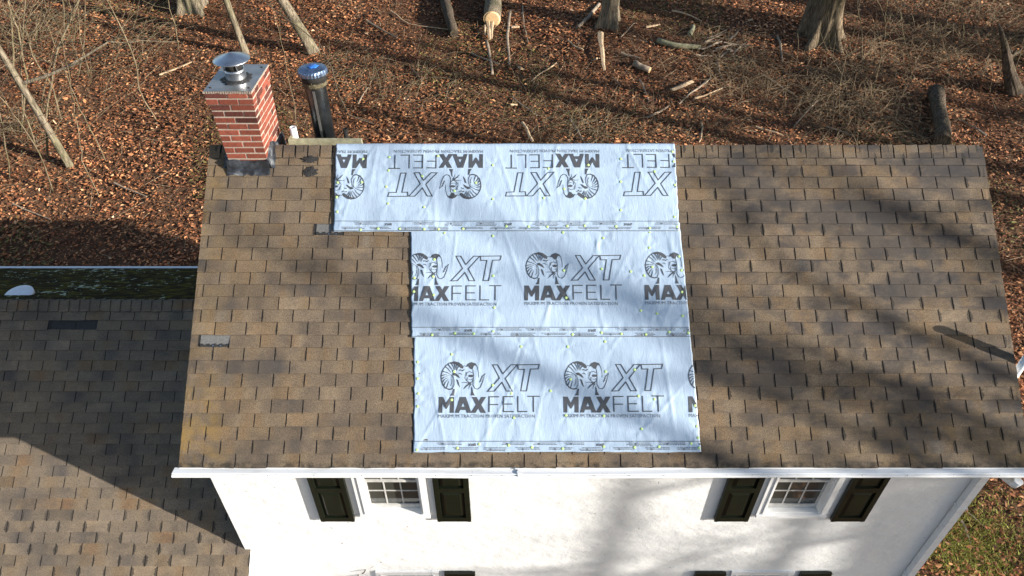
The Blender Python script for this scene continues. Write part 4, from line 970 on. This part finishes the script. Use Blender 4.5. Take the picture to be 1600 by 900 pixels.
for i in range(16):
    a = r.uniform(-.2, .9); px, py = 1085+r.uniform(0, 60), 66+r.uniform(0, 30)
    stick('wood_splinter', 'grey torn splinter in the splintered wood heap', [(px, py), (px+r.uniform(18, 40)*math.cos(a), py-r.uniform(14, 34)*math.sin(a))], r.uniform(2, 4.5), 'oldwood', 530+i, 'splinter', 'splinters of the torn wood heap', ell=.5, n=4, rough=.6, lift=r.uniform(.02, .16))
FIX = [[(888,66),(900,76),(912,81)],[(957,122),(969,137)],[(1000,127),(1008,150),(1014,162)],[(1095,195),(1097,212),(1092,226)],[(970,60),(985,45),(992,38)],[(970,86),(1000,95)],[(1010,45),(1031,41)],[(816,12),(818,45),(826,70)],[(1120,100),(1127,125)],[(1085,158),(1130,140)],[(1010,188),(1045,168)],[(800,155),(840,182)],[(1190,120),(1240,150)],[(1215,60),(1222,100)],[(640,105),(660,130)],[(610,20),(640,40),(700,50)],[(575,35),(620,62)],[(890,190),(910,222)],[(870,100),(830,130)],[(735,85),(780,105)],[(1540,215),(1500,190)],[(1290,200),(1330,215)],[(1275,160),(1240,200)],[(560,165),(575,140)],[(250,120),(300,100)],[(180,290),(230,310)],[(20,320),(80,345)],[(1050,20),(1095,35)],[(1503,815),(1512,850)],[(1505,800),(1543,830)],[(1180,200),(1225,215)],[(1110,125),(1060,165)]]
for i, pts in enumerate(FIX): stick('stick', 'fallen grey stick lying on the leaf litter', pts, r.uniform(2.0, 4.2), 'oldwood' if i % 3 else 'splinter', 560+i, 'stick', 'fallen sticks on the leaf litter', rough=.5, n=5)
for i, (px, py) in enumerate([(814, 109), (802, 166), (1172, 34), (610, 370), (804, 44), (930, 95)]):
    q = G(px, py); mb = MB(); s_ = .09+.05*r.random(); mb.box((-s_, -s_*.7, 0), (s_, s_*.7, .05)); o = mb.build('wood_chip', M['splinter']); o.location = q + Vector((0, 0, .02)); o.rotation_euler = (r.gauss(0, .3), r.gauss(0, .3), r.uniform(0, 3))
    tag(o, 'pale square wood chip on the leaf litter', 'wood chip', 'wood chips on the leaf litter')

# trees beyond the right edge: they throw the branch shadows over roof, wall and woods
TG = 'bare trees right of the house'
def off(x, y, h, r0, seed, **k): return tree('tree', 'tall bare tree right of the house casting branch shadows', (x, y, gz(x, y)), (x+.02*seed % .4, y, gz(x, y)+4), r0, h, seed, M['bark'], .6, 4, group=TG, **k)
for i, (px, py, L_, r0) in enumerate([(1085, 425, 17, .16), (1345, 332, 20, .16), (1090, 588, 20, .17), (1285, 556, 25, .18), (400, 412, 26, .17), (1475, 650, 16, .17), (820, 395, 28, .20), (1180, 300, 26, .18)]):
    x_, s_ = roof_xs(px, py); tip = P(x_, s_) + S*L_; off(tip.x, tip.y, tip.z - gz(tip.x, tip.y), r0, 100+i, nlimb=6, first=.45, depth=2, lscale=.55)
for i, (x, y, h, r0) in enumerate([(17, 9, 11, .26), (23, 15, 14, .34), (29, 6, 13, .32), (31, 12, 16, .4), (38, 8, 18, .4), (24, 22, 13, .34), (45, 3, 19, .42), (19, 19.5, 11, .26), (20, 5.5, 10, .28), (34, 16, 17, .4), (27, 18, 15, .34)]): off(x, y, h, r0, 120+i, nlimb=6, first=.45, depth=2, lscale=.7)

# ------------------------------------------------------------------ leaf litter, twigs, grass
rs = np.random.RandomState(5)
def scatter(n, x0, x1, y0, y1):
    x = rs.uniform(x0, x1, n); y = rs.uniform(y0, y1, n)
    ok = ~((x > -11.4) & (x < 4.95) & (y > -.2) & (y < 5.2)); return x[ok], y[ok]
gxs = np.arange(-45, 65, .35); gys = np.arange(-15, 50, .35)
GZ = np.array([[gz(a, b) for a in gxs] for b in gys])
def gz_np(x, y):
    i = np.clip((x-gxs[0])/.35, 0, len(gxs)-1.001); j = np.clip((y-gys[0])/.35, 0, len(gys)-1.001); a = i.astype(int); b = j.astype(int); fa = i-a; fb = j-b
    return GZ[b, a]*(1-fa)*(1-fb)+GZ[b, a+1]*fa*(1-fb)+GZ[b+1, a]*(1-fa)*fb+GZ[b+1, a+1]*fa*fb
def npmesh(name, V, F, cols, mat, label, cat=None):
    me = bpy.data.meshes.new(name); nv = len(V); nf, k = F.shape
    me.vertices.add(nv); me.vertices.foreach_set('co', V.astype(np.float32).ravel())
    me.loops.add(nf*k); me.loops.foreach_set('vertex_index', F.astype(np.int32).ravel())
    me.polygons.add(nf); me.polygons.foreach_set('loop_start', np.arange(0, nf*k, k, dtype=np.int32)); me.polygons.foreach_set('loop_total', np.full(nf, k, dtype=np.int32))
    me.update(calc_edges=True); me.materials.append(mat)
    if cols is not None: set_cols(me, cols)
    return tag(link(name, me), label, kind='stuff')
x1, y1 = scatter(380000, -25, 26, 5.0, 33); x2, y2 = scatter(62000, 4.9, 17, -3, 9)
lx = np.concatenate([x1, x2]); ly = np.concatenate([y1, y2]); n = len(lx)
pn = np.sin(lx*.9+1)*np.cos(ly*.7) + np.sin(lx*2.3+ly*1.7)*.6          # patches of thicker litter
size = rs.uniform(.020, .050, n)*(1+.15*pn); size[len(x1):] *= .85; size *= np.where(rs.rand(n) < .10, 1.5, 1.0)
T = np.array([(0,-1.1,0),(.62,-.35,0),(.50,.45,0),(0,1.15,0),(-.50,.45,0),(-.62,-.35,0)])
fold = rs.uniform(-.2, .75, n); curl = rs.uniform(-.35, .5, n); asp = rs.uniform(.55, 1.1, n)
L = np.repeat(T[None], n, 0); L[:, :, 0] *= asp[:, None]
L[:, :, 2] = np.abs(L[:, :, 0])*fold[:, None] + (L[:, :, 1]**2)*curl[:, None] + rs.uniform(-.15, .15, (n, 6))
L *= size[:, None, None]
yaw = rs.uniform(0, 6.283, n); tl = np.abs(rs.normal(0, .30, n)); td = rs.uniform(0, 6.283, n)
ca, sa = np.cos(tl), np.sin(tl)
def rotx(v, c, s): return np.stack([v[..., 0], v[..., 1]*c[:, None]-v[..., 2]*s[:, None], v[..., 1]*s[:, None]+v[..., 2]*c[:, None]], -1)
def rotz(v, a): c, s = np.cos(a)[:, None], np.sin(a)[:, None]; return np.stack([v[..., 0]*c-v[..., 1]*s, v[..., 0]*s+v[..., 1]*c, v[..., 2]], -1)
L = rotz(rotx(rotz(L, yaw), ca, sa), td)
V = L + np.stack([lx, ly, gz_np(lx, ly) + rs.uniform(.008, .065, n)], -1)[:, None, :]
pal = np.array([(.30, .125, .055), (.40, .20, .095), (.16, .07, .036), (.52, .32, .17), (.22, .10, .05), (.46, .24, .11), (.085, .045, .028), (.60, .43, .27)])
wts = np.array([.25, .19, .18, .06, .18, .08, .05, .01])
ci = rs.choice(8, n, p=wts); lc = pal[ci]*np.array((1.10, 1.0, .96))*rs.uniform(.7, 1.25, (n, 1))*(1+.16*pn)[:, None]*(1+.30*np.sin(lx*.37+1.3*np.sin(ly*.41))*np.sin(ly*.53+.9*np.sin(lx*.61)+2)+.18*np.sin(lx*1.7+ly*.6)*np.sin(ly*1.9-lx*.8))[:, None]
olive = (np.sin(lx*.55+2)*np.sin(ly*.5+lx*.2) > .45) & (rs.rand(n) < .35); lc[olive] = np.array((.17, .14, .05))*rs.uniform(.7, 1.2, (olive.sum(), 1))
cols = np.ones((n, 6, 4)); cols[:, :, :3] = lc[:, None, :]; cols[:, 3, :3] *= .8; cols[:, 0, :3] *= 1.1
base = (np.arange(n)*6)[:, None]; F = np.concatenate([base+np.array([[0, 1, 2, 3]]), base+np.array([[0, 3, 4, 5]])])
npmesh('leaf_litter', V.reshape(-1, 3), F, cols.reshape(-1, 4), M['leaf'], 'dry brown and russet leaves covering the woodland floor')
# fine twigs
tx, ty = scatter(9000, -24, 25, 5.5, 31); n = len(tx); a = rs.uniform(0, 6.283, n); ln = rs.uniform(.12, .75, n); rr = rs.uniform(.003, .008, n)
dx, dy = np.cos(a), np.sin(a); tz = gz_np(tx, ty)+.04; ex, ey2 = tx+dx*ln, ty+dy*ln; ez = gz_np(ex, ey2)+rs.uniform(.02, .16, n)
V = np.zeros((n, 6, 3))
for k_ in range(3):
    t = 2.094*k_; o_ = np.stack([-dy*rr*math.cos(t), dx*rr*math.cos(t), rr*math.sin(t)], -1)
    V[:, k_] = np.stack([tx, ty, tz], -1)+o_; V[:, 3+k_] = np.stack([ex, ey2, ez], -1)+o_*.5
base = (np.arange(n)*6)[:, None]; F = np.concatenate([base+np.array([[k_, (k_+1) % 3, 3+(k_+1) % 3, 3+k_]]) for k_ in range(3)])
tc = np.ones((n, 6, 4)); tc[:, :, :3] = (np.array([(.30, .22, .13), (.20, .14, .09), (.40, .31, .20)])[rs.choice(3, n)]*rs.uniform(.7, 1.2, (n, 1)))[:, None]
npmesh('twig_litter', V.reshape(-1, 3), F, tc.reshape(-1, 4), M['leaf'], 'fine dry twigs scattered among the fallen leaves')
# grass and moss tufts beside the right corner
gxl, gyl = [], []
for px, py, k_, sd in ((1525, 850, 2200, .40), (1490, 870, 1100, .35), (1560, 890, 800, .6), (1520, 820, 400, .35), (1590, 780, 200, .6), (1575, 850, 500, .6)):
    c = hit_ground(px, py); gxl.append(rs.normal(c.x, sd, k_)); gyl.append(rs.normal(c.y, sd, k_))
tx = np.concatenate(gxl); ty = np.concatenate(gyl); ok = tx > 5.0; tx, ty = tx[ok], ty[ok]; n = len(tx); a = rs.uniform(0, 6.283, n); hgt = rs.uniform(.03, .09, n); wv = rs.uniform(.006, .012, n)
tz = gz_np(tx, ty)+.02; lean = rs.uniform(.02, .09, n); dx, dy = np.cos(a), np.sin(a)
V = np.zeros((n, 3, 3)); V[:, 0] = np.stack([tx-dy*wv, ty+dx*wv, tz], -1); V[:, 1] = np.stack([tx+dy*wv, ty-dx*wv, tz], -1); V[:, 2] = np.stack([tx+dx*lean, ty+dy*lean, tz+hgt], -1)
tc = np.ones((n, 3, 4)); tc[:, :, :3] = (np.array([(.25, .25, .045), (.16, .17, .04), (.34, .32, .08)])[rs.choice(3, n)]*rs.uniform(.7, 1.2, (n, 1)))[:, None]
npmesh('grass', V.reshape(-1, 3), np.arange(n*3).reshape(-1, 3), tc.reshape(-1, 4), M['grass'], 'short yellow green grass beside the right house corner')
